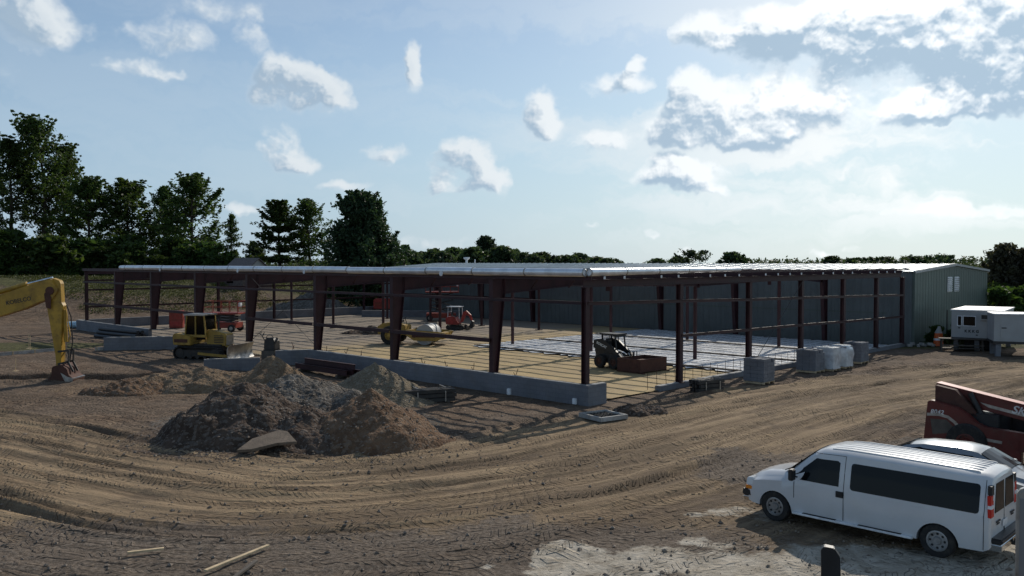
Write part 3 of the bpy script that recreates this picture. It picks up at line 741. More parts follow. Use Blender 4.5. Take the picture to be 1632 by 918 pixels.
def side_panel(st, poly, side, off=.006, thick=.02):
    """a pane following the flank of the lofted body"""
    def y(x, z):
        zt = interp(st, x, 1)-.13; zl = interp(st, x, 6); ht = interp(st, x, 2); hm = interp(st, x, 3); mid = ((ht+hm)/2+.012, (zt+zl)/2)
        if z > mid[1]: f = (z-mid[1])/(zt-mid[1]); return mid[0]+(ht-mid[0])*f
        if z > zl: f = (z-zl)/(mid[1]-zl); return hm+(mid[0]-hm)*f
        zb = interp(st, x, 5); z6 = zl-(zl-zb)*.35
        return hm+.012
    # convex outline cut into level strips so that the pane hugs the curved flank
    zs = [p[1] for p in poly]; lo, hi = min(zs), max(zs)
    lv = sorted(set([round(lo+(hi-lo)*k/14, 5) for k in range(15)]+[round(z_, 5) for z_ in zs]))
    def ext(z):
        xs = []
        for (xa, za), (xb, zb) in zip(poly, poly[1:]+poly[:1]):
            if min(za, zb)-1e-5 <= z <= max(za, zb)+1e-5:
                if abs(zb-za) < 1e-4: xs += [xa, xb]
                else: xs.append(xa+(xb-xa)*(z-za)/(zb-za))
        return min(xs), max(xs)
    nx = max(2, int((max(p[0] for p in poly)-min(p[0] for p in poly))/.15)+2); mb = MB(); m = len(lv)
    for o in (off, off-thick):
        for z in lv:
            x0, x1 = ext(z)
            for k in range(nx): x = x0+(x1-x0)*k/(nx-1); mb.v.append((x, side*(y(x, z)+o), z))
    I = lambda s_, j, k: s_*m*nx+j*nx+k
    for j in range(m-1):
        for k in range(nx-1): mb.f.append((I(0,j,k), I(0,j,k+1), I(0,j+1,k+1), I(0,j+1,k))); mb.f.append((I(1,j,k), I(1,j+1,k), I(1,j+1,k+1), I(1,j,k+1)))
        mb.f.append((I(0,j,0), I(0,j+1,0), I(1,j+1,0), I(1,j,0))); mb.f.append((I(0,j,nx-1), I(1,j,nx-1), I(1,j+1,nx-1), I(0,j+1,nx-1)))
    for k in range(nx-1): mb.f.append((I(0,0,k), I(1,0,k), I(1,0,k+1), I(0,0,k+1))); mb.f.append((I(0,m-1,k), I(0,m-1,k+1), I(1,m-1,k+1), I(1,m-1,k)))
    return mb
def rrect(x0, z0, x1, z1, r=.06, slant=0):
    o = []
    for cx, cz, a0 in ((x1-r, z1-r, 0), (x0+r, z1-r, 90), (x0+r, z0+r, 180), (x1-r, z0+r, 270)):
        for k in range(4):
            a = R(a0+k*30); px = cx+r*math.cos(a); pz = cz+r*math.sin(a); o.append((px-slant*(pz-z0) if cx > (x0+x1)/2 else px, pz))
    return o
def wheel(parent, c, r, w, rim='steel_wheel', side=1, rf=.62):
    c = Vector(c); ax = (0, 1, 0)
    mb = MB(); mb.ring(c, ax, r*rf, r, w, 32); t = mb.build('wheel', 'rubber', parent, smooth=True)
    mb = MB(); mb.cyl(c+Vector((0, -w*.3, 0)), c+Vector((0, w*.3, 0)), r*rf*.99, 28)
    ou = c+Vector((0, side*w*.3, 0)); mb.ring(ou+Vector((0, side*w*.08, 0)), ax, r*rf*.82, r*rf*1.02, w*.16, 28); mb.tube([ou, ou+Vector((0, side*w*.16, 0))], [r*.26, r*.2], 16)
    rm = mb.build('rim', rim, t, smooth=True)
    mb = MB()
    for k in range(8):
        a = 2*math.pi*k/8; q = ou+Vector((math.cos(a)*r*.41, side*.004, math.sin(a)*r*.41)); mb.cyl(q, q+Vector((0, side*.006, 0)), r*.075, 8)
    mb.build('rim_hole', 'black_paint', rm); return t
def cut_arches(body, wheels, r, hw):
    cut = MB()
    for x in wheels: cut.cyl((x, -hw-.3, r*.86), (x, hw+.3, r*.86), r*1.16, 36)
    c = cut.build('arch_cut', 'black_paint'); c.parent = body.parent
    md = body.modifiers.new('b', 'BOOLEAN'); md.object = c; md.operation = 'DIFFERENCE'; md.solver = 'EXACT'
    apply_mods(body); bpy.data.objects.remove(c)
    body.data.polygons.foreach_set('use_smooth', [True]*len(body.data.polygons)); body.data.set_sharp_from_angle(angle=R(32))

def build_van():
    t = thing('passenger_van', 'white long passenger van with dark side windows parked on the pale dirt', 'van', (8.52, 20.62, gz(8.5, 20.6)+.0), math.atan2(.7004, -.7137), scale=.965)
    st = [(-3.06,1.92,.70,.93,.90,.48,1.15),(-3.02,1.98,.76,.965,.93,.42,1.15),(-2.9,2.03,.80,.98,.95,.36,1.15),(-2.4,2.06,.82,.985,.955,.34,1.15),(-1.0,2.08,.83,.99,.96,.33,1.15),(.2,2.08,.83,.99,.96,.33,1.15),
        (.75,2.05,.82,.985,.955,.33,1.15),(.95,1.98,.80,.98,.955,.33,1.15),(1.15,1.84,.80,.98,.955,.33,1.14),(1.72,1.36,.80,.975,.95,.33,1.10),(1.82,1.31,.81,.97,.95,.33,1.08),(2.3,1.24,.80,.95,.93,.34,1.02),(2.62,1.14,.74,.92,.90,.36,.95),(2.76,1.04,.66,.88,.86,.40,.85),(2.80,.90,.62,.84,.84,.44,.72)]
    body = loft(st).build('body', 'white_paint', t, smooth=True); cut_arches(body, (1.97, -1.97), .39, 1.0)
    for s in (1, -1):
        side_panel(st, rrect(-2.82, 1.17, .02, 1.80, .07), s).build('side_window', 'glass_dark', t)
        side_panel(st, [(.30,1.20),(1.52,1.19),(1.50,1.27),(1.03,1.68),(.92,1.78),(.36,1.80),(.30,1.76)], s).build('door_window', 'glass_dark', t)
        for poly in ([(.165,.40),(.18,.40),(.18,1.93),(.165,1.93)], [(1.44,.72),(1.455,.72),(1.455,1.17),(1.44,1.17)], [(-2.93,.40),(-2.918,.40),(-2.918,1.9),(-2.93,1.9)], [(.17,1.93),(.95,1.90),(.95,1.912),(.17,1.942)]):
            side_panel(st, poly, s, .0015, .004).build('door_seam', 'black_paint', t)
        mb = MB(); mb.box((.26, s*1.015, 1.02), (.16, .05, .05)); mb.box((.26, s*1.008, 1.02), (.2, .02, .15)); mb.build('door_handle', 'black_paint', t, bevel=.008)
        mb = MB(); mb.beam((1.35, s*.97, 1.25), (1.37, s*1.18, 1.32), .05, .04); mb.box((1.37, s*1.25, 1.36), (.12, .2, .28)); mb.build('side_mirror', 'black_paint', t, bevel=.02)
        mb = MB(); mb.b2((-1.45, s*.9, .33), (1.45, s*1.08, .38)); mb.b2((-1.45, s*.92, .31), (1.45, s*1.0, .35)); mb.build('running_board', 'white_trim', t, bevel=.01)
        tr = MB(); tr.b2((.35, s*.95, .381), (1.2, s*1.06, .386)); tr.b2((-1.2, s*.95, .381), (-.2, s*1.06, .386)); tr.build('step_tread', 'rubber', t)
        tl = MB(); tl.prism([(-3.075,1.12),(-3.0,1.12),(-2.985,1.60),(-3.055,1.60)], s*.78, s*.985); tl.build('tail_lamp', 'tail_red', t, bevel=.01)
        tb = MB(); tb.prism([(-3.066,1.605),(-2.98,1.605),(-2.98,1.80),(-3.06,1.80)], s*.76, s*.915); tb.build('pillar_cover', 'black_paint', t)
        tw = MB(); tw.b2((-3.08, s*.80, 1.32), (-3.0, s*.992, 1.39)); tw.build('reversing_lamp', 'lens_clear', t)
        hl = MB(); hl.prism([(2.58,.80),(2.815,.80),(2.785,1.0),(2.60,1.02)], s*.62, s*.925); hl.build('headlight', 'lens_clear', t, bevel=.02)
        am = MB(); am.b2((2.56, s*.66, .70), (2.825, s*.925, .79)); am.build('turn_lamp', 'amber', t, bevel=.01)
        for x in (1.97, -1.97): wheel(t, (x, s*.86, .385), .385, .25, side=s)
        rw = MB(); 
        y0, y1 = s*.06, s*.70
        rw.add([(-3.075, y0, 1.18), (-3.075, y1, 1.18), (-3.07, y1*.90, 1.82), (-3.07, y0, 1.82), (-3.05, y0, 1.18), (-3.05, y1, 1.18), (-3.045, y1*.90, 1.82), (-3.045, y0, 1.82)], [(0,1,2,3),(7,6,5,4),(0,4,5,1),(1,5,6,2),(2,6,7,3),(3,7,4,0)]); rw.build('rear_window', 'glass_dark', t)
    lin = MB(); lin.prism([(-3.08,.6),(-3.055,.6),(-3.02,1.9),(-3.045,1.9)], -.006, .006); lin.build('door_seam', 'black_paint', t)
    # windshield
    ws = MB(); xs = [(1.00, 1.955), (1.66, 1.42)]; vs = []
    for off in (.012, -.01):
        for x, z in xs:
            w_ = .70 if x < 1.2 else .80
            for y, dz in ((-w_, -.045), (-w_*.5, -.012), (0, 0), (w_*.5, -.012), (w_, -.045)): vs.append((x+off*.6, y, z+dz+off))
    fs = [(i, i+1, i+6, i+5) for i in range(4)]+[(10+i, 15+i, 16+i, 11+i) for i in range(4)]+[(0,5,15,10),(4,14,19,9)]+[(i, 10+i, 11+i, 1+i) for i in range(4)]+[(5+i, 6+i, 16+i, 15+i) for i in range(4)]
    ws.add(vs, fs); ws.build('windshield', 'glass_dark', t)
    wp = MB(); wp.beam((1.72, .1, 1.385), (1.42, .62, 1.63), .02, .02); wp.beam((1.72, -.5, 1.385), (1.45, .0, 1.63), .02, .02); wp.build('wiper', 'black_paint', t)
    cw = MB(); cw.prism([(1.68, 1.395), (1.83, 1.325), (1.83, 1.30), (1.68, 1.37)], -.7, .7); cw.build('cowl', 'black_paint', t)
    for y in (-.62, -.42, -.21, 0, .21, .42, .62):
        rb = MB(); rb.prism([(-2.75, 2.045-.03*abs(y)), (-2.7,2.062-.03*abs(y)), (-1, 2.087-.03*abs(y)), (.2, 2.087-.03*abs(y)), (.6,2.06-.03*abs(y)), (.6,2.0), (-2.75,2.0)], y-.018, y+.018); rb.build('roof_rib', 'white_paint', t)
    fb = MB(); fb.prism([(2.60,.50),(2.93,.50),(2.95,.62),(2.90,.70),(2.60,.70)], -.9, .9); fb.build('front_bumper', 'black_paint', t, bevel=.03)
    fc = MB(); fc.prism([(2.7,.36),(2.90,.36),(2.94,.49),(2.7,.49)], -.86, .86); fc.build('bumper_valance', 'chrome', t, bevel=.02)
    gr = MB(); gr.b2((2.74, -.6, .74), (2.81, .6, 1.0)); gr.build('grille', 'black_paint', t, bevel=.01)
    rb = MB(); rb.prism([(-3.28,.56),(-2.95,.56),(-2.95,.68),(-3.28,.68)], -.92, .92); rb.build('rear_bumper', 'black_paint', t, bevel=.03)
    rb = MB(); rb.prism([(-3.26,.40),(-2.98,.40),(-2.98,.555),(-3.26,.555)], -.9, .9); rb.build('bumper_bar', 'chrome', t, bevel=.02)
    hb = MB(); hb.beam((-3.3, .0, .42), (-3.0, 0, .42), .08, .08); hb.cyl((-3.3,0,.42), (-3.3,0,.52), .03); hb.build('tow_hitch', 'dark_steel', t)
    pl = MB(); pl.b2((-3.09, -.16, .78), (-3.075, .16, .92)); pl.build('number_plate', 'white_trim', t)
    for s in (-.62, .45):
        bd = MB(); bd.b2((-3.085, s-.12, .95), (-3.07, s+.16, .985)); bd.b2((-3.085, s-.06, .90), (-3.07, s+.12, .925)); bd.build('badge', 'text_dark', t)
    fu = side_panel(st, [(-.95+.095*math.cos(a), .78+.095*math.sin(a)) for a in np.linspace(0, 2*math.pi, 20)[:-1]], 1, .001, .004); fu.build('fuel_door', 'white_paint', t)
    # plain black underbody box running through the arches
    ub = MB(); ub.b2((-2.9, -.8, .30), (2.6, .8, .45)); ub.build('underbody', 'black_paint', t)
build_van()

def build_car():
    c = Vector((12.35, 23.0, 0)); t = thing('parked_car', 'grey hatchback car mostly hidden behind the white van', 'car', (c.x, c.y, gz(c.x, c.y)), ROT)
    st = [(-2.15,.92,.6,.78,.78,.42,.7),(-2.1,1.05,.66,.84,.82,.3,.82),(-1.95,1.22,.62,.87,.85,.25,.88),(-1.55,1.42,.58,.89,.86,.22,.92),(-1.1,1.50,.60,.90,.86,.2,.94),(-.2,1.53,.62,.90,.86,.2,.94),(.25,1.47,.61,.90,.86,.2,.93),
        (1.05,1.05,.68,.90,.86,.2,.88),(1.15,1.01,.70,.90,.86,.2,.86),(1.8,.90,.68,.86,.84,.22,.76),(2.1,.78,.6,.8,.8,.28,.65),(2.2,.62,.55,.74,.74,.34,.5)]
    b = loft(st).build('body', 'silver_paint', t, smooth=True); cut_arches(b, (1.35, -1.3), .32, .9)
    for s in (1, -1):
        side_panel(st, [(-1.75,1.0),(.80,.97),(.55,1.12),(.15,1.33),(-1.2,1.37),(-1.55,1.26)], s).build('side_window', 'glass_dark', t)
        for x in (1.35, -1.3): wheel(t, (x, s*.8, .32), .32, .2, side=s)
        mb = MB(); mb.b2((-2.17, s*.5, .8), (-2.0, s*.82, .98)); mb.build('tail_lamp', 'tail_red', t, bevel=.01)
        mb = MB(); mb.b2((2.0, s*.45, .6), (2.17, s*.76, .72)); mb.build('headlight', 'lens_clear', t, bevel=.01)
        mb = MB(); mb.box((.72, s*.98, 1.02), (.1, .18, .12)); mb.build('side_mirror', 'silver_paint', t, bevel=.02)
    def glass(pa, pb, wa, wb, nm):
        vs = []
        for off in (.012, -.008):
            for (x, z), w_ in ((pa, wa), (pb, wb)):
                for k in (-1, -.5, 0, .5, 1): vs.append((x, w_*k, z+off-.035*abs(k)**2))
        fs = [(i, i+1, i+6, i+5) for i in range(4)]+[(10+i, 15+i, 16+i, 11+i) for i in range(4)]+[(0,5,15,10),(4,14,19,9)]+[(i, 10+i, 11+i, 1+i) for i in range(4)]+[(5+i, 6+i, 16+i, 15+i) for i in range(4)]
        MB().add(vs, fs).build(nm, 'glass_dark', t)
    glass((.33, 1.435), (.98, 1.095), .54, .62, 'windshield'); glass((-1.5, 1.445), (-1.93, 1.235), .5, .54, 'rear_window')
build_car()

# ------------------------------------------------------------------ outline helper: photo-measured side outlines turned into metres on a plane of real depth
def side_coords(org, ang):
    dx, dy = math.cos(ang), math.sin(ang)
    def f(px, py):
        m = (px-CX)/FPX; s = (m*org[1]-org[0])/(dx-m*dy); d = org[1]+s*dy
        return (s, EYE-(py-HY)*d/FPX)
    return f
def build_handler():
    org = (13.75, 28.4); t = thing('telehandler', 'dark red telescopic handler with a lowered boom, standing behind the parked vehicles', 'telehandler', (org[0], org[1], 0), ROT)
    q = side_coords(org, ROT); Q = lambda l: [q(*p) for p in l]
    ch = MB(); ch.prism(Q([(1481,640),(1487,638.5),(1528,651),(1545,662),(1560,676),(1575,683),(1632,692),(1632,745),(1604,745),(1600,722),(1560,715),(1545,722),(1520,708),(1495,703),(1475,704)])[:], .0, .28)
    s, z = q(1632, 690); s2 = s+2.2
    ch.b2((s-.1, 0, .55), (s2, .28, z-.05)); ch.build('chassis', 'handler_red', t, bevel=.02)
    c2 = MB(); c2.b2((.0, .30, .95), (2.0, 1.9, 1.55)); c2.b2((.0, 1.65, .6), (5.0, 1.95, 1.5)); c2.b2((1.6, .3, .7), (5.2, 1.65, .9)); c2.build('frame', 'black_paint', t, bevel=.02)
    bm = MB(); top = Q([(1487,614),(1632,651)]); slope = (top[1][1]-top[0][1])/(top[1][0]-top[0][0]); L = 6.6; h = .52
    def B(s, dz): return (s, top[0][1]+slope*s+dz)
    bm.prism([B(0,0), B(L,0), B(L,-.5), B(1.55,-.5), B(1.4,-.52), B(.9,-1.05), B(.35,-1.0), B(0,-.62)], .62, 1.02); bm.build('boom', 'handler_red', t, bevel=.015)
    bt = MB(); bt.prism([B(.02,.004), B(L,.004), B(L,.02), B(.02,.02)], .60, 1.04); bt.build('boom_top_plate', 'trailer_white' if False else 'machine_red', t)
    b2 = MB(); b2.prism([B(L-.2,-.08), B(L+1.6,-.08), B(L+1.6,-.42), B(L-.2,-.42)], .68, .96); b2.build('inner_boom', 'worn_steel', t)
    stp = MB(); stp.prism([B(1.35,-.27), B(L-.3,-.30), B(L-.3,-.38), B(1.6,-.37)], .612, .618); stp.build('boom_stripe', 'worn_steel', t)
    cyl = MB(); a = q(1541, 630); b = q(1568, 680); cyl.cyl((a[0], .5, a[1]), (b[0], .5, b[1]), .085, 14); cyl.build('lift_cylinder', 'dark_steel', t, smooth=True)
    cyl = MB(); cyl.cyl((.3, .46, 2.05), (1.25, .46, 1.45), .05, 12); cyl.build('slave_cylinder', 'dark_steel', t, smooth=True)
    pv = MB(); pv.prism(Q([(1488,616),(1520,624),(1545,650),(1558,668),(1540,663),(1505,648),(1488,640)]), .30, .56); pv.build('pivot_plate', 'rust', t, bevel=.01)
    cv = MB(); pts = [q(*p) for p in [(1481,661),(1500,661.5),(1515,666),(1526,675),(1537,686),(1550,695),(1575,702),(1601,707)]]
    for a, b in zip(pts, pts[1:]): cv.beam((a[0]-.01, -.004, a[1]), (b[0]+.01, -.004, b[1]), .008, .09)
    cv.build('side_stripe', 'worn_steel', t)
    pn = MB(); pn.prism(Q([(1486,668),(1512,670),(1526,684),(1535,690),(1490,693)]), -.006, -.001); pn.build('side_panel', 'dark_lumber', t)
    cab = MB(); s0 = s+.75
    for x in (s0, s0+1.35):
        for y in (-.02, -.75): cab.beam((x, y, .9), (x+(.0), y, 2.35), .07, .07)
    cab.b2((s0-.08, -.85, 2.36), (s0+1.45, .08, 2.44)); cab.b2((s0-.05, -.8, .6), (s0+1.4, .02, 1.2)); cab.build('cab', 'machine_red', t, bevel=.01)
    st_ = MB(); st_.b2((s0+.3, -.6, 1.2), (s0+.8, -.2, 1.35)); st_.b2((s0+.25, -.6, 1.35), (s0+.35, -.2, 1.8)); st_.build('seat', 'black_paint', t, bevel=.02)
    for x in (1.15, 4.35):
        for y, sd in ((-.02, -1), (1.95, 1)): wheel(t, (x, y+.1*(-sd), .62), .62, .42, 'handler_red', side=sd, rf=.5)
    p0 = q(1486, 660.5)
    text_mesh('number_lettering', '8042', .19, 'text_white', t, Matrix.Translation((p0[0], -.004, p0[1]+.03)) @ Matrix.Rotation(R(90), 4, 'X'), spacing=1.1, shear=.2, bold=.003)
    p1 = q(1606, 672); text_mesh('boom_lettering', 'SKYTRAK', .36, 'text_white', t, Matrix.Translation((p1[0], .615, B(p1[0], -.34)[1])) @ Matrix.Rotation(math.atan(-slope), 4, 'Y') @ Matrix.Rotation(R(90), 4, 'X'), shear=.25, bold=.006)
    for x in (.06, ):
        rl = MB(); rl.b2((-.03, .1, .5), (.0, 1.8, 1.25)); rl.build('counterweight', 'handler_red', t, bevel=.02)
build_handler()

# ------------------------------------------------------------------ construction machines
def tracks(t, L, w, h, y, name='track', sag=0):
    r = h/2; pts = []
    for k in range(9): a = R(90-180*k/8); pts.append((L/2-r+r*math.cos(a), r+r*math.sin(a)))
    for k in range(9): a = R(270-180*k/8); pts.append((-L/2+r+r*math.cos(a), r+r*math.sin(a)))
    th = .05; ins = [(x*(1-.05/ max(L/2,.1)), r+(z-r)*(1-th/r)) for x, z in pts]
    mb = MB(); n = len(pts)
    vs = [(x, y-w/2, z) for x, z in pts]+[(x, y+w/2, z) for x, z in pts]+[(x, y-w/2, z) for x, z in ins]+[(x, y+w/2, z) for x, z in ins]
    fs = []
    for i in range(n):
        j = (i+1) % n; fs += [(i, j, n+j, n+i), (2*n+i, 3*n+i, 3*n+j, 2*n+j), (i, 2*n+i, 2*n+j, j), (n+i, n+j, 3*n+j, 3*n+i)]
    mb.add(vs, fs)
    per = 0; seg = []
    for i in range(n): a = Vector((pts[i][0], 0, pts[i][1])); b = Vector((pts[(i+1) % n][0], 0, pts[(i+1) % n][1])); seg.append((a, b, (b-a).length))
    tot = sum(s[2] for s in seg); k = 0; d = 0
    num = int(tot/.17)
    for k in range(num):
        d = tot*k/num; acc = 0
        for a, b, l in seg:
            if d <= acc+l+1e-6: f = (d-acc)/l; p = a+(b-a)*f; dr = (b-a).normalized(); nn = Vector((dr.z*-1, 0, dr.x)); break
            acc += l
        c = p+nn*.02; M = Matrix((dr, Vector((0,1,0)), -nn)).transposed() if False else Matrix(((dr.x,0,nn.x),(0,1,0),(dr.z,0,nn.z)))
        mb.box((c.x, y, c.z), (.03, w, .045), M)
    o = mb.build(name, 'rubber', t)
    fr = MB(); fr.box((0, y, r), (L-2*r, w*.5, h*.5)); fr.cyl((L/2-r, y-w*.3, r), (L/2-r, y+w*.3, r), r*.72, 20); fr.cyl((-L/2+r, y-w*.3, r), (-L/2+r, y+w*.3, r), r*.72, 20)
    for k in range(5): x = -L/2+r*1.6+(L-3.2*r)*k/4; fr.cyl((x, y-w*.28, r*.45), (x, y+w*.28, r*.45), r*.3, 12)
    fr.build('track_frame', 'dark_steel', o, smooth=True)
    return o
def build_dozer():
    g = G(322, 573); t = thing('bulldozer', 'yellow crawler bulldozer with a black cab, beside the front columns', 'bulldozer', (g.x, g.y+.6, 0), R(-14))
    for y in (-.85, .85): tracks(t, 3.5, .5, .86, y)
    b = MB(); b.b2((-1.75, -.6, .55), (1.5, .6, 1.0)); b.build('main_frame', 'dark_steel', t, bevel=.02)
    b = MB(); b.prism([(-1.8,.95),(-1.85,1.55),(-1.7,1.72),(-.95,1.62),(-.5,1.5),(-.5,.95)], -1.02, 1.02); b.build('rear_fender', 'cab_yellow', t, bevel=.04)
    h = MB(); h.prism([(.35,.9),(.35,1.95),(1.0,1.88),(1.72,1.72),(1.80,1.6),(1.78,.9)], -.45, .45); ho = h.build('engine_hood', 'cab_yellow', t, bevel=.04)
    gl = MB()
    for k in range(5): gl.b2((.9, -.462, 1.1+.11*k), (1.6, -.45, 1.15+.11*k)); gl.b2((.9, .45, 1.1+.11*k), (1.6, .462, 1.15+.11*k))
    gl.build('hood_louver', 'black_paint', ho)
    gr = MB(); gr.b2((1.785, -.4, .95), (1.82, .4, 1.6)); gr.build('radiator_grille', 'worn_steel', t)
    ex = MB(); ex.tube([(.9,.1,1.88),(.9,.1,2.5),(.86,.1,2.62)], .06, 12); ex.build('exhaust_pipe', 'dark_steel', t, smooth=True)
    c = MB()
    for x, x2 in ((-1.15, -1.0), (-.35, -.35), (.42, .28)):
        for y in (-.62, .62): c.beam((x, y, 1.45), (x2, y, 2.88), .09, .09)
    for y in (-.62, .62): c.b2((-1.1, y-.04, 1.45), (.42, y+.04, 1.62))
    co = c.build('cab', 'cab_yellow', t, bevel=.01)
    r_ = MB(); r_.b2((-1.22, -.75, 2.88), (.42, .75, 2.98)); r_.build('cab_roof', 'worn_steel', co, bevel=.03)
    gw = MB(); gw.prism([(-1.1,1.62),(-.98,2.86),(-.4,2.86),(-.4,1.62)], -.605, -.595); gw.prism([(-.3,1.3),(-.3,2.86),(.25,2.86),(.38,1.3)], -.605, -.595)
    gw.prism([(-1.1,1.62),(-.98,2.86),(-.4,2.86),(-.4,1.62)], .595, .605); gw.prism([(-.3,1.3),(-.3,2.86),(.25,2.86),(.38,1.3)], .595, .605); gw.b2((.3,-.55,1.6),(.31,.55,2.85)); gw.build('cab_glass', 'glass_dark', co)
    s = MB(); s.b2((-.8,-.28,1.3),(-.25,.28,1.55)); s.b2((-.9,-.28,1.5),(-.75,.28,2.2)); s.build('seat', 'black_paint', co, bevel=.03)
    bl = MB(); prof = []
    for k in range(9): a = R(-52+104*k/8); prof.append((2.95-.75*math.cos(a)*.55, .55+.62*math.sin(a)))
    prof2 = [(x-.05, z) for x, z in prof][::-1]
    bl.prism(prof+prof2, -1.5, 1.5); bo = bl.build('blade', 'worn_steel', t, smooth=True)
    rbs = MB()
    for y in (-1.0, -.3, .3, 1.0): rbs.b2((2.3, y-.04, .2), (2.5, y+.04, .95))
    rbs.build('blade_rib', 'cab_yellow', bo)
    a = MB()
    for y in (-1.2, 1.2): a.beam((.2, y, .45), (2.45, y, .3), .12, .16)
    for y in (-.35, .35): a.beam((1.7, y, .9), (2.4, y, .75), .1, .1)
    a.build('push_arm', 'cab_yellow', t, bevel=.01)
    st_ = MB(); st_.b2((-1.7, -1.035, 1.12), (-.7, -1.022, 1.35)); st_.build('side_decal', 'rust', t)
build_dozer()

def build_excavator():
    org = (-22.9, 46.0); t = thing('excavator', 'yellow excavator digging with its arm bent down into the trench, body out of view', 'excavator', (org[0], org[1], 0), 0)
    q = side_coords(org, 0.0); Q = lambda l: [q(*p) for p in l]
    bo = MB(); x0, z0 = q(0, 472); x1, z1 = q(0, 505)
    poly = Q([(86,444),(74,447),(44,456),(0,471)])+[(x0-1.4, z0+.1), (x0-4.2, z0-1.6), (x0-4.2, z0-2.3), (x1-1.0, z1-.25)]+Q([(0,505),(40,493),(70,480),(88,476),(97,462)])
    bo.prism(poly, -.3, .3); b = bo.build('boom', 'boom_yellow', t, bevel=.03)
    p = q(16, 485); p2 = q(48, 478.5); ang = math.atan2(p2[1]-p[1], p2[0]-p[0])
    text_mesh('boom_lettering', 'KOBELCO', .30, 'text_dark', b, Matrix.Translation((p[0]-.05, -.304, p[1]-.03)) @ Matrix.Rotation(-ang, 4, 'Y') @ Matrix.Rotation(R(90), 4, 'X'), bold=.003)
    cy = MB(); a = q(-20, 474); c = q(43, 455.5); d = q(84, 446); cy.cyl((a[0], 0, a[1]+.1), (c[0], 0, c[1]+.1), .13, 14); o = cy.build('stick_cylinder', 'boom_yellow', t, smooth=True)
    cr = MB(); cr.cyl((c[0], 0, c[1]+.1), (d[0], 0, d[1]+.12), .06, 12); cr.build('cylinder_rod', 'chrome', o, smooth=True)
    sk = MB(); sk.prism(Q([(86,443),(97,447),(99,452),(100,482),(103,487),(101,500),(99,540),(99,562),(97,594),(91,594),(89,565),(82,520),(76,484),(75,468),(79,450)]), -.2, .2); s = sk.build('stick', 'boom_yellow', t, bevel=.02)
    pin = MB(); e = q(84, 463); pin.cyl((e[0], -.36, e[1]), (e[0], .36, e[1]), .22, 18); pin.build('pivot_pin', 'rust', s, smooth=True)
    pl = MB(); pl.prism(Q([(75,468),(82,461),(86,474),(85,492),(78,490)]), -.335, -.304); pl.build('stain_plate', 'rust', s)
    bc = MB(); a = q(102, 494); c = q(103.5, 545); d = q(104, 578); bc.cyl((a[0], 0, a[1]), (c[0], 0, c[1]), .1, 12); o = bc.build('bucket_cylinder', 'boom_yellow', t, smooth=True)
    cr = MB(); cr.cyl((c[0], 0, c[1]), (d[0], 0, d[1]), .05, 10); cr.build('cylinder_rod', 'chrome', o, smooth=True)
    gd = MB(); a = q(106, 492); c = q(112, 535); gd.beam((a[0], -.1, a[1]), (c[0], -.1, c[1]), .03, .07); c2 = q(109, 545); gd.beam((c[0], -.1, c[1]), (c2[0], -.1, c2[1]), .03, .06); gd.build('guard_plate', 'boom_yellow', t)
    hs = MB(); pts = [q(*p_) for p_ in ((104,486),(111,505),(113,545),(108,575))]; hs.tube([(x_, .08, z_) for x_, z_ in pts], .03, 8); hs.build('hydraulic_hose', 'rubber', t, smooth=True)
    lk = MB()
    for y in (-.24, .24):
        for A_, B_ in (((94,560),(112,558)), ((112,558),(111,577)), ((94,580),(110,576)), ((110,576),(118,592))):
            a = q(*A_); c = q(*B_); lk.beam((a[0], y, a[1]), (c[0], y, c[1]), .05, .1)
    lk.build('bucket_linkage', 'dark_steel', t)
    bk = MB(); prof = Q([(90,583),(104,579),(113,586),(116,596),(124,602),(122,610),(114,617),(100,619),(86,615),(80,608),(88,598)])
    bk.prism(prof, -.62, .62); k = bk.build('bucket', 'rust', t, bevel=.03)
    lip = MB(); lip.prism(Q([(104,592),(114,598),(120,605),(114,616),(106,618),(112,608)]), -.66, -.622); lip.prism(Q([(112,598),(124,601),(121,611),(112,617),(118,606)]), -.64, .64); lip.build('cutting_edge', 'worn_steel', k)
    th = MB()
    for y in (-.5, -.25, 0, .25, .5): a = q(82, 613); th.prism([(a[0]+.1, a[1]+.02), (a[0]-.22, a[1]-.1), (a[0]-.2, a[1]-.14), (a[0]+.1, a[1]-.12)], y-.05, y+.05)
    th.build('bucket_teeth', 'worn_steel', k)
    # the machine itself stands left of the picture
    bx = x0-4.3
    h = MB(); h.b2((bx-4.2, -1.4, 1.15), (bx-.2, 1.4, 2.4)); h.build('house', 'boom_yellow', t, bevel=.08)
    h = MB(); h.b2((bx-1.4, -1.45, 1.2), (bx+.3, -.5, 3.1)); h.build('cab', 'black_paint', t, bevel=.08)
    h = MB(); h.cyl((bx-2, 0, .8), (bx-2, 0, 1.15), .7, 24); h.build('turntable', 'dark_steel', t, smooth=True)
    for y in (-1.25, 1.25):
        o = tracks(t, 4.6, .6, 1.0, y); o.location.x = bx-2
    for o in t.children:
        pass
    ped = MB(); ped.b2((bx-.3, -.28, 1.5), (bx+.45, .28, z0-1.5)); ped.build('boom_foot', 'dark_steel', t)
build_excavator()

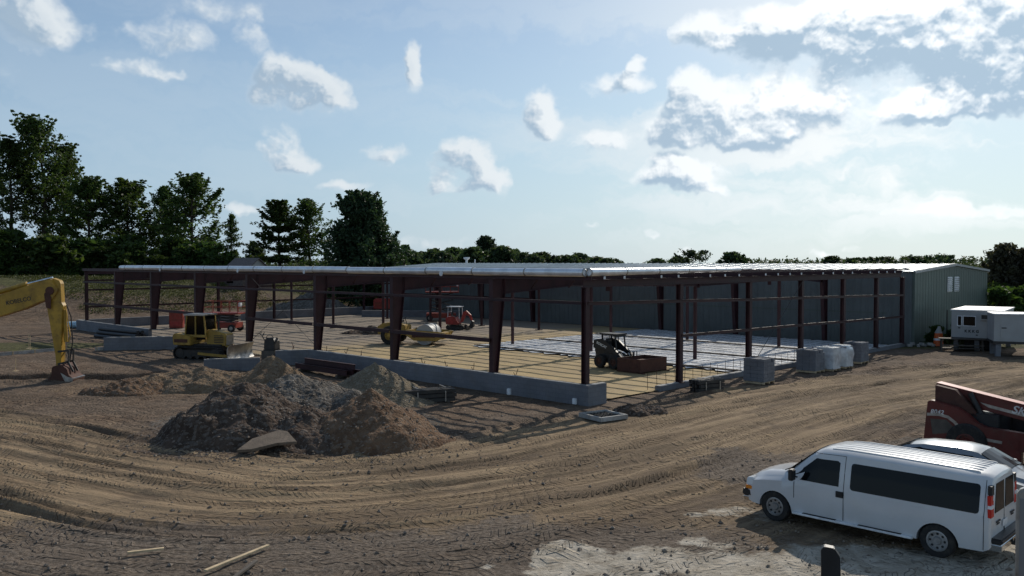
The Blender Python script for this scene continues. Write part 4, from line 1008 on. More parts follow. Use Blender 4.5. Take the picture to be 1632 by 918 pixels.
def build_skid():
    g = G(985, 590); t = thing('skid_steer', 'black skid steer loader carrying a rusty box pusher on the sandy floor', 'skid steer', (g.x, g.y+.5, .08), ROT-R(2))
    b = MB(); b.prism([(-1.25,.45),(-1.3,1.1),(-1.2,1.25),(.5,.75),(.75,.5),(.7,.28),(-1.1,.28)], -.48, .48); b.build('body', 'dark_steel', t, bevel=.02)
    for y in (-.56, .56):
        a = MB(); a.prism([(-1.3,1.15),(-1.28,1.62),(-.75,1.72),(-.3,1.6),(.55,1.0),(1.0,.62),(1.0,.35),(.82,.35),(.72,.62),(.2,.92),(-.6,1.1)], y-.09, y+.09); o = a.build('lift_arm', 'black_paint', t, bevel=.015)
        if y < 0: text_mesh('arm_lettering', 'BOBCAT', .21, 'text_white', o, Matrix.Translation((-1.05, y-.094, 1.44)) @ Matrix.Rotation(R(20), 4, 'Y') @ Matrix.Rotation(R(90), 4, 'X'), bold=.006)
        for x in (-.68, .42): wheel(t, (x, y*1.12+(-.1 if y < 0 else .1), .40), .40, .28, 'rust', side=(-1 if y < 0 else 1), rf=.55)
    c = MB()
    for y in (-.42, .42):
        c.beam((-.75, y, 1.0), (-.78, y, 1.98), .07, .07); c.beam((.35, y, .9), (.22, y, 1.96), .07, .07); c.beam((-.2, y, 1.3), (-.2, y, 1.98), .04, .04)
        for k in range(6): c.beam((-.7+.08*k, y, 1.25), (-.7+.08*k, y, 1.95), .015, .015)
    c.b2((-.95,-.5,1.97),(.38,.5,2.06)); c.b2((.05,-.45,1.88),(.3,.45,1.965)); co = c.build('cab_cage', 'black_paint', t)
    s = MB(); s.b2((-.6,-.25,.95),(-.1,.25,1.1)); s.b2((-.68,-.25,1.05),(-.55,.25,1.6)); s.build('seat', 'black_paint', co, bevel=.03)
    w = MB(); w.b2((-1.34,-.45,.9),(-1.3,.45,1.5)); w.build('rear_door', 'dark_steel', t)
    l = MB()
    for y in (-.35,.35): l.cyl((.95,y,.5),(.6,y,.9),.05,10)
    l.b2((.9,-.5,.2),(1.05,.5,.75)); l.build('quick_coupler', 'worn_steel', t)
    hk = MB()
    for y in (-.2, .15): hk.tube([(1.2,y,.7),(1.2,y,1.05),(1.3,y,1.1),(1.4,y,1.05),(1.4,y,.8)], .03, 8)
    hk.build('hose_loop', 'rubber', t, smooth=True)
    bx = thing('box_pusher', 'rust-brown open steel box held in front of the skid steer', 'steel box', (t.location.x, t.location.y, .08), ROT-R(2))
    m = MB(); x0, x1, y0, y1, hh = 1.08, 2.75, -1.25, 1.25, .78
    m.b2((x0,y0,.04),(x1,y0+.05,hh)); m.b2((x0,y1-.05,.04),(x1,y1,hh)); m.b2((x1-.05,y0+.052,.04),(x1-.002,y1-.052,hh-.002)); m.b2((x0+.002,y0+.052,.04),(x0+.05,y1-.052,hh-.002)); m.build('box_wall', 'rust', bx)
    m = MB(); m.b2((x0+.05,y0+.05,hh-.26),(x1-.05,y1-.05,hh-.22)); m.build('box_floor', 'rust', bx)
    m = MB(); 
    for y in (y0+.1, y1-.1): m.b2((x0-.1,y-.06,-.02),(x1+.25,y+.06,.038))
    m.build('skid_runner', 'rust', bx)
build_skid()

def build_roller():
    g = G(655, 551); t = thing('soil_roller', 'yellow soil compactor roller with a pale drum standing on the sand floor', 'roller', (g.x, g.y+.9, .05), R(-12))
    f = MB()
    for y in (-1.15, 1.15):
        f.prism([(-.1,.75),(-.1,1.18),(2.4,1.06),(3.0,.95),(2.7,.55),(2.3,.36),(.5,.36)], y-.07, y+.07)
    f.b2((2.35,-1.08,.5),(2.85,1.08,.95)); f.b2((-.2,-1.08,.7),(.05,1.08,1.15)); f.build('drum_frame', 'cab_yellow', t, bevel=.02)
    d = MB(); d.cyl((1.3,-1.02,.8),(1.3,1.02,.8),.77,40); dd = d.build('drum', 'trailer_white', t, smooth=True)
    bn = MB(); bn.ring((1.3,-.1,.8),(0,1,0),.768,.79,.05,40); bn.ring((1.3,.9,.8),(0,1,0),.768,.785,.05,40); bn.build('drum_band', 'dark_steel', dd, smooth=True)
    b = MB(); b.prism([(-2.6,.75),(-2.65,1.35),(-2.2,1.62),(-1.2,1.7),(-.35,1.5),(-.3,.75)], -.75, .75); b.build('engine_body', 'cab_yellow', t, bevel=.05)
    s = MB(); s.b2((-1.2,-.3,1.7),(-.75,.3,1.85)); s.b2((-1.3,-.3,1.8),(-1.2,.3,2.2)); s.build('seat', 'black_paint', t, bevel=.03)
    w = MB(); w.tube([(-.45,0,1.5),(-.6,0,2.0)], .03, 8); w.ring((-.61,0,2.02),(-.4,0,1),.17,.2,.03,20); w.build('steering_wheel', 'black_paint', t, smooth=True)
    for y in (-.95, .95): wheel(t, (-1.5, y, .72), .72, .5, 'cab_yellow', side=(-1 if y < 0 else 1), rf=.5)
    m = MB(); m.b2((.35,-1.235,.62),(2.2,-1.222,.8)); m.build('frame_decal', 'rust', t)
    m = MB(); m.cyl((.55,-1.26,.72),(.55,-1.2,.72),.13,16); m.build('frame_hub', 'rust', t, smooth=True)
build_roller()

def build_mini():
    g = G(728, 526); t = thing('mini_excavator', 'small red mini excavator with a white canopy near the dark far wall', 'mini excavator', (g.x, g.y, .05), R(-15), scale=.88)
    for y in (-.6,.6): tracks(t, 2.0, .3, .5, y)
    b = MB(); b.prism([(-1.05,.55),(-1.1,1.15),(-.95,1.4),(-.1,1.4),(.1,1.1),(.35,.75),(.35,.55)], -.62, .62); b.build('house', 'machine_red', t, bevel=.06)
    c = MB()
    for x in (-.85, .45):
        for y in (-.55,.55): c.beam((x,y,1.2),(x+(.05 if x < 0 else -.02),y,2.42),.05,.05)
    c.beam((-.82,-.55,1.9),(-.82,.55,1.9),.04,.04); c.b2((-.95,-.65,2.42),(.55,.65,2.5)); c.build('canopy', 'white_trim', t)
    s = MB(); s.b2((-.5,-.25,1.3),(-.05,.25,1.42)); s.b2((-.58,-.25,1.4),(-.5,.25,1.85)); s.build('seat', 'black_paint', t, bevel=.02)
    a = MB(); a.prism([(.4,.8),(.75,1.9),(1.1,2.05),(1.6,1.6),(1.75,1.0),(1.6,.95),(1.4,1.45),(1.05,1.6),(.7,.8)], -.12, .12); a.build('boom', 'machine_red', t, bevel=.02)
    k = MB(); k.prism([(1.4,.35),(1.75,1.0),(1.9,.9),(1.95,.4),(1.7,.15)], -.25, .25); k.build('bucket', 'dark_steel', t, bevel=.02)
    bl = MB(); bl.b2((1.25,-.7,.05),(1.33,.7,.42)); bl.b2((.8,-.4,.2),(1.25,-.3,.3)); bl.b2((.8,.3,.2),(1.25,.4,.3)); bl.build('dozer_blade', 'dark_steel', t)
build_mini()

def scissor_lift(name, label, g, rz, hz, L=2.4, W=1.6):
    t = thing(name, label, 'scissor lift', g, rz)
    b = MB(); b.b2((-L/2,-W/2+.15,.35),(L/2,W/2-.15,.85)); b.build('chassis', 'lift_orange', t, bevel=.03)
    for x in (-L/2+.35, L/2-.35):
        for y in (-W/2+.05, W/2-.05): wheel(t, (x,y,.34), .34, .22, 'worn_steel', side=(-1 if y < 0 else 1), rf=.5)
    s = MB(); n = 3; z0, z1 = .86, hz-.14
    for k in range(n):
        a = z0+(z1-z0)*k/n; c = z0+(z1-z0)*(k+1)/n
        for y in (-.4, .4): s.beam((-L/2+.3,y,a+.03),(L/2-.3,y,c-.03),.05,.08); s.beam((-L/2+.3,y*1.15,c-.03),(L/2-.3,y*1.15,a+.03),.05,.08)
    s.build('scissor_arm', 'dark_steel', t)
    p = MB(); p.b2((-L/2-.1,-W/2,hz-.13),(L/2+.3,W/2,hz)); p.build('platform', 'lift_orange', t)
    r_ = MB(); xs = np.linspace(-L/2-.08, L/2+.28, 5)
    for x in xs:
        for y in (-W/2+.02, W/2-.02): r_.beam((x,y,hz),(x,y,hz+1.05),.045,.045)
    for z in (hz+.5, hz+1.05):
        for y in (-W/2+.02, W/2-.02): r_.beam((xs[0],y,z),(xs[-1],y,z),.045,.045)
        for x in (xs[0], xs[-1]): r_.beam((x,-W/2+.02,z),(x,W/2-.02,z),.045,.045)
    r_.build('guard_rail', 'lift_orange', t)
    c = MB(); c.b2((L/2+.05,-.3,hz+.55),(L/2+.25,.1,hz+.9)); c.build('control_box', 'plastic_white', t, bevel=.02)
    return t
g = G(357, 529); scissor_lift('scissor_lift', 'orange scissor lift with railed platform right behind the yellow bulldozer', (g.x, g.y, .05), R(-8), 1.75, 2.9, 1.9)
g = G(703, 512); scissor_lift('scissor_lift', 'orange scissor lift with a raised platform in front of the dark far wall', (g.x, g.y, .05), R(5), 3.2, 3.2, 1.9)
def red_unit():
    g = G(281, 524); t = thing('equipment_box', 'upright orange-red equipment box left of the bulldozer cab', 'equipment box', (g.x, g.y, .0), R(10))
    m = MB(); m.b2((-.62,-.5,.1),(.62,.5,1.75)); o = m.build('housing', 'lift_orange', t, bevel=.04)
    m = MB(); m.b2((-.5,-.512,.3),(.5,-.502,.75)); 
    for k in range(4): m.b2((-.45,-.515,1.0+.12*k),(.45,-.505,1.05+.12*k))
    m.build('vent_grille', 'machine_red', o)
    m = MB(); m.b2((-.6,-.45,0),(-.4,.45,.1)); m.b2((.4,-.45,0),(.6,.45,.1)); m.build('foot', 'dark_steel', t)
    g = G(610, 501); t = thing('compressor_trailer', 'small bright red compressor trailer at the back of the floor', 'trailer', (g.x, g.y, .0), R(4))
    m = MB(); m.prism([(-1.1,.7),(-1.1,1.75),(-.95,1.95),(.95,1.95),(1.1,1.75),(1.1,.7)], -.65, .65); m.build('body', 'machine_red', t, bevel=.05)
    m = MB(); m.b2((-1.2,-.7,.55),(1.2,.7,.68)); m.beam((1.2,0,.6),(2.3,0,.45),.1,.1); m.build('drawbar_frame', 'dark_steel', t)
    for y in (-.8,.8): wheel(t,(0,y,.36),.36,.2,side=(-1 if y<0 else 1))
    m = MB(); m.b2((-.9,-.662,1.0),(.2,-.652,1.5)); m.build('side_door', 'lift_orange', t)
red_unit()

# ------------------------------------------------------------------ pallets of blocks, forms, site clutter
def pallet(px, py, sx, sy, rows, label, wrap=None, rz=0, group='pallets of concrete blocks by the end wall'):
    g = G(px, py); t = thing('block_pallet', label, 'pallet of blocks', (g.x, g.y, gz(g.x, g.y)+.02), ROT+rz, group)
    p = MB()
    for k in range(7): p.box((-sx/2+.05+(sx-.1)*k/6, 0, .115), (.1, sy, .02))
    for y in (-sy/2+.05, 0, sy/2-.05): p.box((0, y, .06), (sx, .09, .085))
    p.build('pallet', 'lumber', t)
    b = MB(); nx, ny = max(2, round(sx/.4)), max(2, round(sy/.2)); rr = random.Random(px)
    for r_ in range(rows):
        for i in range(nx):
            for j in range(ny):
                if r_ == rows-1 and rr.random() < .12: continue
                if 0 < i < nx-1 and 0 < j < ny-1 and r_ < rows-1: continue
                b.box((-sx/2+(i+.5)*sx/nx+rr.uniform(-.006,.006), -sy/2+(j+.5)*sy/ny+rr.uniform(-.005,.005), .23+.2*r_), (sx/nx-.012, sy/ny-.012, .19))
    b.build('concrete_block', 'block', t)
    if wrap:
        w = MB(); n = 40; H = .13+.2*rows+.04; ring = []
        for zz in np.linspace(.12, H, 8):
            for k in range(n):
                a = 2*math.pi*k/n; c, s = math.cos(a), math.sin(a); e = .12 if wrap == 'loose' else .07
                f = 1/(abs(c)**8+abs(s)**8)**(1/8); bul = 1+ (.10 if wrap == 'loose' else .03)*math.sin(zz*7+a*3)*.5+.04*rr.random()
                shr = 1-.22*max(0, (zz-H+.3)/.3)**2 if wrap == 'loose' else 1
                w.v.append((c*f*(sx/2+e*.5)*bul*shr, s*f*(sy/2+e*.5)*bul*shr, zz+.03*rr.random()))
        for i in range(7):
            for k in range(n): w.f.append((i*n+k, i*n+(k+1) % n, (i+1)*n+(k+1) % n, (i+1)*n+k))
        w.f.append(tuple(7*n+k for k in range(n))); w.build('plastic_wrap', 'wrap', t, smooth=True)
pallet(1211, 611, 1.2, 1.15, 6, 'nearest pallet of grey blocks, alone, left of the others')
pallet(1293, 594, 1.2, 1.15, 6, 'pallet of grey blocks, left one of the touching row of three')
pallet(1322, 591, 1.0, 1.0, 6, 'tightly wrapped block pallet in the middle of the touching three', 'tight')
pallet(1342, 586, 1.05, 1.0, 6, 'pallet of blocks under loose white plastic, right one of the touching three', 'loose')
pallet(1366, 579, 1.15, 1.15, 6, 'farthest pallet of grey blocks, standing just behind the wrapped ones')

def form_stack(px, py, L, n, rz, label):
    g = G(px, py); t = thing('form_stack', label, 'stack of forms', (g.x, g.y, gz(g.x, g.y)), rz)
    rr = random.Random(px)
    for k in range(n):
        m = MB(); y = -.32+.64*(k % 4)/3; z = .12+.2*(k//4)
        m.box((rr.uniform(-.06,.06), y, z+.02), (L*rr.uniform(.93,1), .12, .17), rr.uniform(-.015,.015)); m.build('steel_form', 'dark_steel', t, bevel=.008)
    m = MB(); 
    for x in (-L*.33, L*.33): m.box((x, 0, .04), (.1, .9, .08))
    m.build('timber_bearer', 'dark_lumber', t)
    m = MB()
    for x in (-L*.25, L*.28): m.box((x, 0, .12+.2*(n//4)), (.05, .86, .02)); m.box((x, -.41, .3), (.05,.02,.5))
    m.build('strap', 'worn_steel', t)
form_stack(1128, 623, 1.75, 12, ROT+R(75), 'dark stack of steel forms leaning by the low curb')
form_stack(682, 641, 2.5, 12, ROT+R(68), 'dark stack of steel forms beside the gravel heap')

def clutter():
    # red beams lying by the wall
    t = thing('steel_beam_stack', 'dark red steel beams lying on blocks behind the gravel heaps', 'steel beams', (-10.7, 49.3, .05), ROT)
    for k in range(3):
        m = MB(); m.ibeam((-2.6+.3*k, -.3+.3*k, .28+.0*k), (2.6+.2*k, -.3+.3*k, .28), .16, .3, .02); m.build('beam', 'red_oxide', t)
    m = MB(); m.ibeam((-2.0, -.05, .60), (2.9, .05, .60), .16, .3, .02); m.build('beam', 'red_oxide', t)
    m = MB(); m.b2((-2,-.5,-.05),(-1.85,.5,.12)); m.b2((1.8,-.5,-.05),(1.95,.5,.12)); m.build('timber_bearer', 'dark_lumber', t)
    # square precast ring near the corner
    g = G(962, 668); t = thing('concrete_frame', 'pale square concrete catch basin frame lying on the dirt near the wall corner', 'concrete frame', (g.x, g.y, gz(g.x, g.y)+.02), ROT-R(12))
    m = MB(); a, w = .72, .11
    m.b2((-a,-a,0),(a,-a+w,.18)); m.b2((-a,a-w,0),(a,a,.18)); m.b2((-a,-a+w,0),(-a+w,a-w,.178)); m.b2((a-w,-a+w,0),(a,a-w,.178)); m.build('ring', 'concrete', t, bevel=.01)
    m = MB()
    for k in range(7): x = -.55+.18*k; m.beam((x,-.6,.1),(x,.6,.1),.02,.02); m.beam((-.6,x,.12),(.6,x,.12),.02,.02)
    m.build('grating', 'dark_steel', t)
    m = MB(); m.b2((-a+w,-a+w,-.05),(a-w,a-w,.03)); m.build('basin_floor', 'dark_lumber', t)
    # boards
    for (pa, pb, w, lb) in (((197,893),(256,886),.14,'short pale board lying on the dark gravel at lower left'), ((322,922),(424,880),.15,'long pale board propped over the gravel at the bottom edge'), ):
        a, b = G(*pa), G(*pb); c = (a+b)/2; t = thing('wood_board', lb, 'board', (c.x, c.y, gz(c.x, c.y)+.09), math.atan2(b.y-a.y, b.x-a.x))
        L = (b-a).length; m = MB(); m.box((0,0,0), (L, .09, .045)); m.build('plank', 'lumber', t, bevel=.004)
    a, b = G(369, 932), G(404, 905); c = (a+b)/2; t = thing('wood_board', 'dark stained board lying right of the long pale board', 'board', (c.x, c.y, gz(c.x, c.y)+.05), math.atan2(b.y-a.y, b.x-a.x))
    m = MB(); m.box((0,0,0), ((b-a).length, .09, .045)); m.build('plank', 'dark_lumber', t, bevel=.004)
    # curb form boards at left
    for pa, pb, lb in (((-60,573),(90,560),'long pale form board on edge behind the trench'), ((150,560),(215,556),'pale board lying in front of the low grey wall'), ((226,555),(262,554),'short pale board by the crumpled plastic')):
        a, b = G(*pa), G(*pb); c = (a+b)/2; t = thing('form_board', lb, 'board', (c.x, c.y, gz(c.x, c.y)+.1), math.atan2(b.y-a.y, b.x-a.x))
        L = (b-a).length; m = MB(); m.box((0,0,0), (L, .05, .24)); m.build('plank', 'concrete', t)
        m = MB()
        for k in range(int(L/1.5)+1): m.box((-L/2+.1+k*1.5, -.06, -.02), (.05,.05,.34))
        m.build('stake', 'lumber', t)
    for px, py, h in ((22,592,.75),(44,556,1.1),(46,560,1.1)):
        g = G(px, py); m = MB(); m.tube([(0,0,0),(0.02,0,h)], .02, 6); m.box((0,0,0),(.3,.3,.02))
        o = m.build('marker_stake', 'lumber', loc=(g.x,g.y,gz(g.x,g.y))); tag(o, 'thin grade stake standing in the dirt left of the excavator arm', 'stake', 'grade stakes left of the arm')
    # black pipes
    g = G(192, 541); t = thing('pipe_bundle', 'bundle of black drainage pipes against the far block wall', 'pipes', (G(190,541).x, G(190,541).y-.0, 0), ROT+R(6))
    for k, (y, z) in enumerate([(-.5,.16),(-.17,.16),(.16,.16),(.49,.16),(-.33,.45),(0,.45),(.33,.45),(-.16,.74),(.17,.74)]):
        m = MB(); m.cyl((-3.2+.1*(k%3), y, z), (3.3-.12*(k%2), y, z), .155, 14); m.build('pipe', 'pipe_black', t, smooth=True)
    g = G(124, 523); t = thing('wrapped_bundle', 'pale blue plastic wrapped bundle at the end of the far wall', 'bundle', (g.x, g.y, 0), R(-20))
    m = MB()
    for i in range(11):
        for k in range(10):
            a = 2*math.pi*k/10; r_ = .3+.07*random.random()*(1 if 0<i<10 else .3); m.v.append((-1.3+.26*i, r_*math.cos(a)*1.3, .32+r_*math.sin(a)))
    m.f = [(i*10+k, i*10+(k+1)%10, (i+1)*10+(k+1)%10, (i+1)*10+k) for i in range(10) for k in range(10)]+[tuple(range(10)), tuple(100+k for k in range(10))]
    m.build('wrap', 'blue_wrap', t, smooth=True)
    # crumpled plastic
    g = G(272, 552); n = 26; m = MB()
    for i in range(n):
        for j in range(12):
            x, y = (i/n-.5)*1.9, (j/12-.5)*1.0; e = max(0, 1-(abs(x)/.95)**3)*max(0, 1-(abs(y)/.5)**3)
            m.v.append((x+random.uniform(-.03,.03), y+random.uniform(-.03,.03), e*(.22+.3*random.random())))
    m.f = [(i*12+j, (i+1)*12+j, (i+1)*12+j+1, i*12+j+1) for i in range(n-1) for j in range(11)]
    tag(m.build('crumpled_plastic', 'plastic_white', loc=(g.x, g.y, .0)), 'crumpled white plastic sheet by the low grey wall', 'plastic sheet')
    # plate compactor with handle
    g = G(430, 562); t = thing('plate_compactor', 'black plate compactor with a raised handle standing on the wall corner', 'compactor', (-15.1, 54.3, .05), R(-20))
    m = MB(); m.b2((-.42,-.35,.82),(.42,.35,.9)); m.prism([(-.40,.9),(-.36,1.45),(-.2,1.62),(.25,1.62),(.38,1.45),(.42,.9)], -.3, .3); m.build('engine_housing', 'dark_steel', t, bevel=.03)
    m = MB(); m.b2((-.5,-.4,-.1),(.5,.4,.82)); m.build('timber_block', 'dark_lumber', t)
    m = MB(); m.tube([(-.3,0,1.1),(-.75,0,1.75),(-.95,0,1.9)], .03, 8); m.tube([(-.95,-.3,1.9),(-.95,.3,1.9)], .03, 8); m.tube([(-.7,0,1.65),(-.55,0,1.95)], .025, 8); m.build('handle', 'dark_steel', t, smooth=True)
    m = MB(); m.tube([(-.25,-.2,1.6),(-.2,-.2,1.75),(.2,-.2,1.75),(.25,-.2,1.6)], .025, 8); m.build('lifting_bar', 'dark_steel', t, smooth=True)
    # broken slab on the heap
    t = thing('concrete_slab', 'broken flat concrete slab leaning at the foot of the dark rubble heap', 'slab', (-8.15, 28.95, .35), 0)
    m = MB(); m.prism([(-1.0,-.55),(-.6,.25),(.25,.75),(.55,.55),(.95,-.42),(.3,-.35),(-.5,-.62)], 0, .1, 'xy'); o = m.build('slab', 'soil_slab', t, bevel=.015); o.rotation_euler = (R(13), R(-5), R(8))
    # bark of debris by the corner
    for px, py, sx, seed in ((1000,660,1.3,1),(1015,652,.8,5)):
        pass
clutter()

def trailer(name, label, c, L, W, z0, z1, rz, kind):
    t = thing(name, label, 'site trailer', (c.x, c.y, 0), rz)
    m = MB(); m.b2((-L/2,-W/2,z0),(L/2,W/2,z1)); m.build('box', 'trailer_white', t, bevel=.02)
    m = MB(); m.b2((-L/2-.06,-W/2-.06,z1+.003),(L/2+.06,W/2+.06,z1+.09)); m.build('roof', 'trailer_roof', t, bevel=.02)
    m = MB(); m.b2((-L/2-.01,-W/2-.012,z0-.12),(L/2+.01,W/2+.012,z0+.06)); m.build('base_rail', 'dark_steel', t)
    for x in (-L/2+.3, 0, L/2-.3):
        for y in (-W/2+.3, W/2-.3): m = MB(); m.b2((x-.15,y-.2,-.05),(x+.15,y+.2,z0-.13)); m.build('support_block', 'block', t)
    return t
def trailers():
    f = -1                                   # fronts face the yard (local -y)
    # office trailer: front face spans 1521..1583 at its base
    a = G(1522, 546, 0); 
    t = trailer('office_trailer', 'white office trailer with small windows and black letters beside the metal building', Vector((35.1, 64.4, 0)), 3.3, 6.2, .92, 2.9, R(-36), 0)
    y = -3.1
    for x0, x1 in ((-1.22,-1.0),(-.85,-.1)):
        m = MB(); m.b2((x0,y-.012,1.85),(x1,y-.004,2.5)); w = m.build('window', 'glass_dark', t)
        m = MB(); m.b2((x0-.05,y-.03,1.8),(x1+.05,y-.013,1.85)); m.b2((x0-.05,y-.03,2.5),(x1+.05,y-.013,2.55)); m.b2((x0-.05,y-.03,1.85),(x0,y-.013,2.5)); m.b2((x1,y-.03,1.85),(x1+.05,y-.013,2.5)); m.build('frame', 'white_trim', w)
    m = MB(); m.b2((.25,y-.25,2.3),(.95,y-.003,2.72)); ac = m.build('air_conditioner', 'trailer_white', t, bevel=.01)
    m = MB(); m.b2((.32,y-.262,2.36),(.75,y-.252,2.66)); m.build('grille', 'black_paint', ac)
    text_mesh('wall_lettering', 'K K K G', .26, 'text_dark', t, Matrix.Translation((-.78, y-.004, 1.36)) @ Matrix.Rotation(R(90), 4, 'X'), bold=.012)
    m = MB(); m.b2((-1.2,y-.012,1.62),(-1.05,y-.004,1.7)); m.b2((-.05,y-.012,1.15),(.08,y-.004,1.22)); m.build('sign_plate', 'text_dark', t)
    m = MB(); m.b2((1.651,-2.4,1.7),(1.66,-1.7,2.6)); m.build('side_window', 'glass_dark', t)
    m = MB(); m.cyl((-.9,y+1.2,.45),(.9,y+1.2,.45),.45,18); m.build('axle_wheel', 'rubber', t, smooth=True)
    t = trailer('storage_trailer', 'white storage trailer cut by the right edge of the view, beside the office trailer', Vector((35.6, 58.6, 0)), 5.6, 2.6, 1.02, 2.86, R(-20), 1)
    y = -1.3; m = MB(); m.b2((-2.4,y-.02,1.2),(1.6,y-.003,2.6)); d = m.build('door', 'trailer_white', t)
    m = MB(); m.b2((-2.35,y-.04,1.95),(-2.05,y-.021,2.02)); m.b2((.95,y-.04,1.8),(1.2,y-.021,1.88)); m.build('latch', 'black_paint', d)
    m = MB(); m.b2((-.9,y-.026,1.75),(-.35,y-.021,2.05)); m.build('sticker', 'lumber', d)
    m = MB(); m.b2((-.9,y-.026,1.55),(-.35,y-.021,1.68)); m.build('sticker', 'block', d)
    # barrel with flag, sawhorse table, junk
    g = G(1497, 553); t = thing('traffic_barrel', 'orange and white traffic barrel standing in the weeds by the office trailer', 'traffic barrel', (g.x, g.y, 0), 0)
    m = MB(); m.tube([(0,0,.08),(0,0,1.05)], [.36,.28], 18); m.build('body', 'orange_plastic', t, smooth=True)
    m = MB(); m.tube([(0,0,.0),(0,0,.08)], [.44,.42], 18); m.build('base', 'rubber', t, smooth=True)
    m = MB(); m.tube([(0,0,1.05),(0,0,1.12),(0.05,0,1.45),(0.05,0,1.55)], [.28,.24,.12,.1], 14); m.build('bag', 'trailer_white', t, smooth=True)
    m = MB(); m.tube([(0,0,.5),(0,0,.66)], [.335,.322], 18); m.build('band', 'white_trim', t, smooth=True)
    g = G(1534, 560); t = thing('work_table', 'rough wooden work table in front of the office trailer', 'table', (g.x, g.y, 0), R(-20))
    m = MB(); m.b2((-1.5,-.45,.88),(1.5,.45,.93)); m.build('table_top', 'dark_lumber', t)
    for x in (-1.3,1.3):
        for y in (-.4,.4): m = MB(); m.beam((x*1.03,y,0),(x,y*.8,.88),.08,.08); m.build('leg', 'dark_lumber', t)
    m = MB(); m.b2((-1.4,-.42,.4),(1.4,-.38,.5)); m.b2((-1.3,-.4,.2),(1.3,.3,.24)); m.build('lower_shelf', 'dark_lumber', t)
    g = G(1540, 552); m = MB(); m.box((0,0,0),(1.0,.5,.04)); o = m.build('white_panel', 'plastic_white', loc=(g.x-.6, g.y-1.9, .97), rotz=.2); tag(o, 'white offcut panel lying on the wooden work table', 'panel')
    g = G(1513, 557); m = MB(); m.box((0,0,.1),(.8,.2,.06), .3); m.box((.1,.2,.2),(.9,.15,.05), -.2); tag(m.build('scrap_boards', 'lumber', loc=(g.x,g.y,0)), 'pale scrap boards on the ground right of the traffic barrel', 'scrap wood')
    g = G(1470, 553); t = thing('block_pile', 'small low pile of pale block pieces by the end of the metal building', 'block pile', (g.x,g.y,0), 0)
    for k in range(7): m = MB(); m.box((-.9+.3*k, .2*math.sin(k*2), .12+.1*(k%2)),(.38,.22,.2), k*.6); m.build('block_piece', 'concrete', t, bevel=.01)
    g = G(1508, 545); t = thing('lumber_rack', 'dark rack of stacked boards left of the office trailer', 'lumber rack', (g.x, g.y+1.5, 0), R(20))
    for k in range(6): m = MB(); m.b2((-.9,-.3,.5+.32*k),(.9,.3,.6+.32*k)); m.build('shelf', 'dark_lumber', t)
    for x in (-.8,.8): m = MB(); m.b2((x-.05,-.35,0),(x+.05,-.31,2.5)); m.build('upright', 'dark_steel', t)
trailers()

def mirrors():
    # tops of a truck parked below the viewpoint: two mirrors on arms fixed to posts
    d = 8.6; t = thing('truck_mirror', 'black truck mirror housing on an arm at the bottom edge, left of the silver one', 'mirror', ((1329-CX)/FPX*d, d, 0), R(-18))
    zt = EYE-(874-HY)/FPX*d
    m = MB(); m.prism([(-.085,zt-.42),(-.095,zt-.03),(-.06,zt),(.03,zt-.01),(.085,zt-.09),(.10,zt-.42)], -.05, .05); m.build('mirror_housing', 'black_paint', t, bevel=.006)
    m = MB(); m.b2((-.09,.0,zt-.4),(-.05,.056,zt-.04)); m.build('mirror_rim', 'rust', t)
    m = MB(); m.tube([(0,.0,zt-.4),(0,.0,zt-.6),(.0,0,1.2)], .022, 8); m.tube([(-.16,0,zt-.33),(-.05,0,zt-.34)], .02, 8); m.build('mirror_arm', 'black_paint', t, smooth=True)
    m = MB(); m.b2((-.5,-1.2,0),(.9,-.05,1.2)); 
    d = 6.2; t = thing('truck_mirror', 'tall silver mirror with a rounded top at the lower right corner', 'mirror', ((1648-CX)/FPX*d, d, 0), R(-28))
    zt = EYE-(779-HY)/FPX*d; pts = []
    w = .085
    for k in range(9): a = R(180-180*k/8); pts.append((w*math.cos(a), zt-.07+.07*math.sin(a)))
    pts += [(w, zt-.85), (-w, zt-.85)]
    m = MB(); m.prism(pts, -.03, .05); m.build('mirror_housing', 'worn_steel', t, bevel=.015)
    m = MB(); m.b2((-w+.02,-.036,zt-.8),(w-.02,-.031,zt-.08)); m.build('mirror_face', 'silver_paint', t)
    m = MB(); m.tube([(0,.02,zt-.8),(0,.02,.5)], .022, 8); m.build('mirror_arm', 'dark_steel', t, smooth=True)
mirrors()
# ------------------------------------------------------------------ heaps and loose stone
HEAPMAT = {}
def heap_material(name, ca, cb, cc, k):
    m = bpy.data.materials.new(name); m.use_nodes = True; N = NT(m.node_tree); b = N.n['Principled BSDF']
    ob = N.node('ShaderNodeTexCoord').outputs['Object']
    mid = N.noise(ob, 1.3, 6, .65); fine = N.noise(ob, 11, 5, .7)
    vo = N.node('ShaderNodeTexVoronoi'); N.put(vo.inputs['Vector'], ob); vo.inputs['Scale'].default_value = k
    rnd = N.node('ShaderNodeSeparateXYZ'); N.put(rnd.inputs[0], vo.outputs['Color'])
    c = N.mix(N.ss(mid, .35, .65), ca, cb); c = N.mix(N.m('MULTIPLY', N.ss(rnd.outputs[0], .55, 1.0), .6), c, cc)
    N.put(b.inputs['Base Color'], c); b.inputs['Roughness'].default_value = .97; b.inputs['Specular IOR Level'].default_value = .12
    bp = N.node('ShaderNodeBump'); bp.inputs['Strength'].default_value = 1; bp.inputs['Distance'].default_value = 1
    N.put(bp.inputs['Height'], N.m('ADD', N.m('MULTIPLY', vo.outputs['Distance'], -.06), N.m('MULTIPLY', fine, .08))); N.put(b.inputs['Normal'], bp.outputs[0])
    MAT[name] = m
heap_material('soil_brown', (.12,.072,.045), (.20,.125,.078), (.26,.20,.15), 9)
heap_material('rubble_dark', (.060,.042,.032), (.115,.082,.062), (.21,.18,.155), 9)
heap_material('gravel_grey', (.085,.072,.06), (.15,.132,.112), (.29,.265,.235), 10)
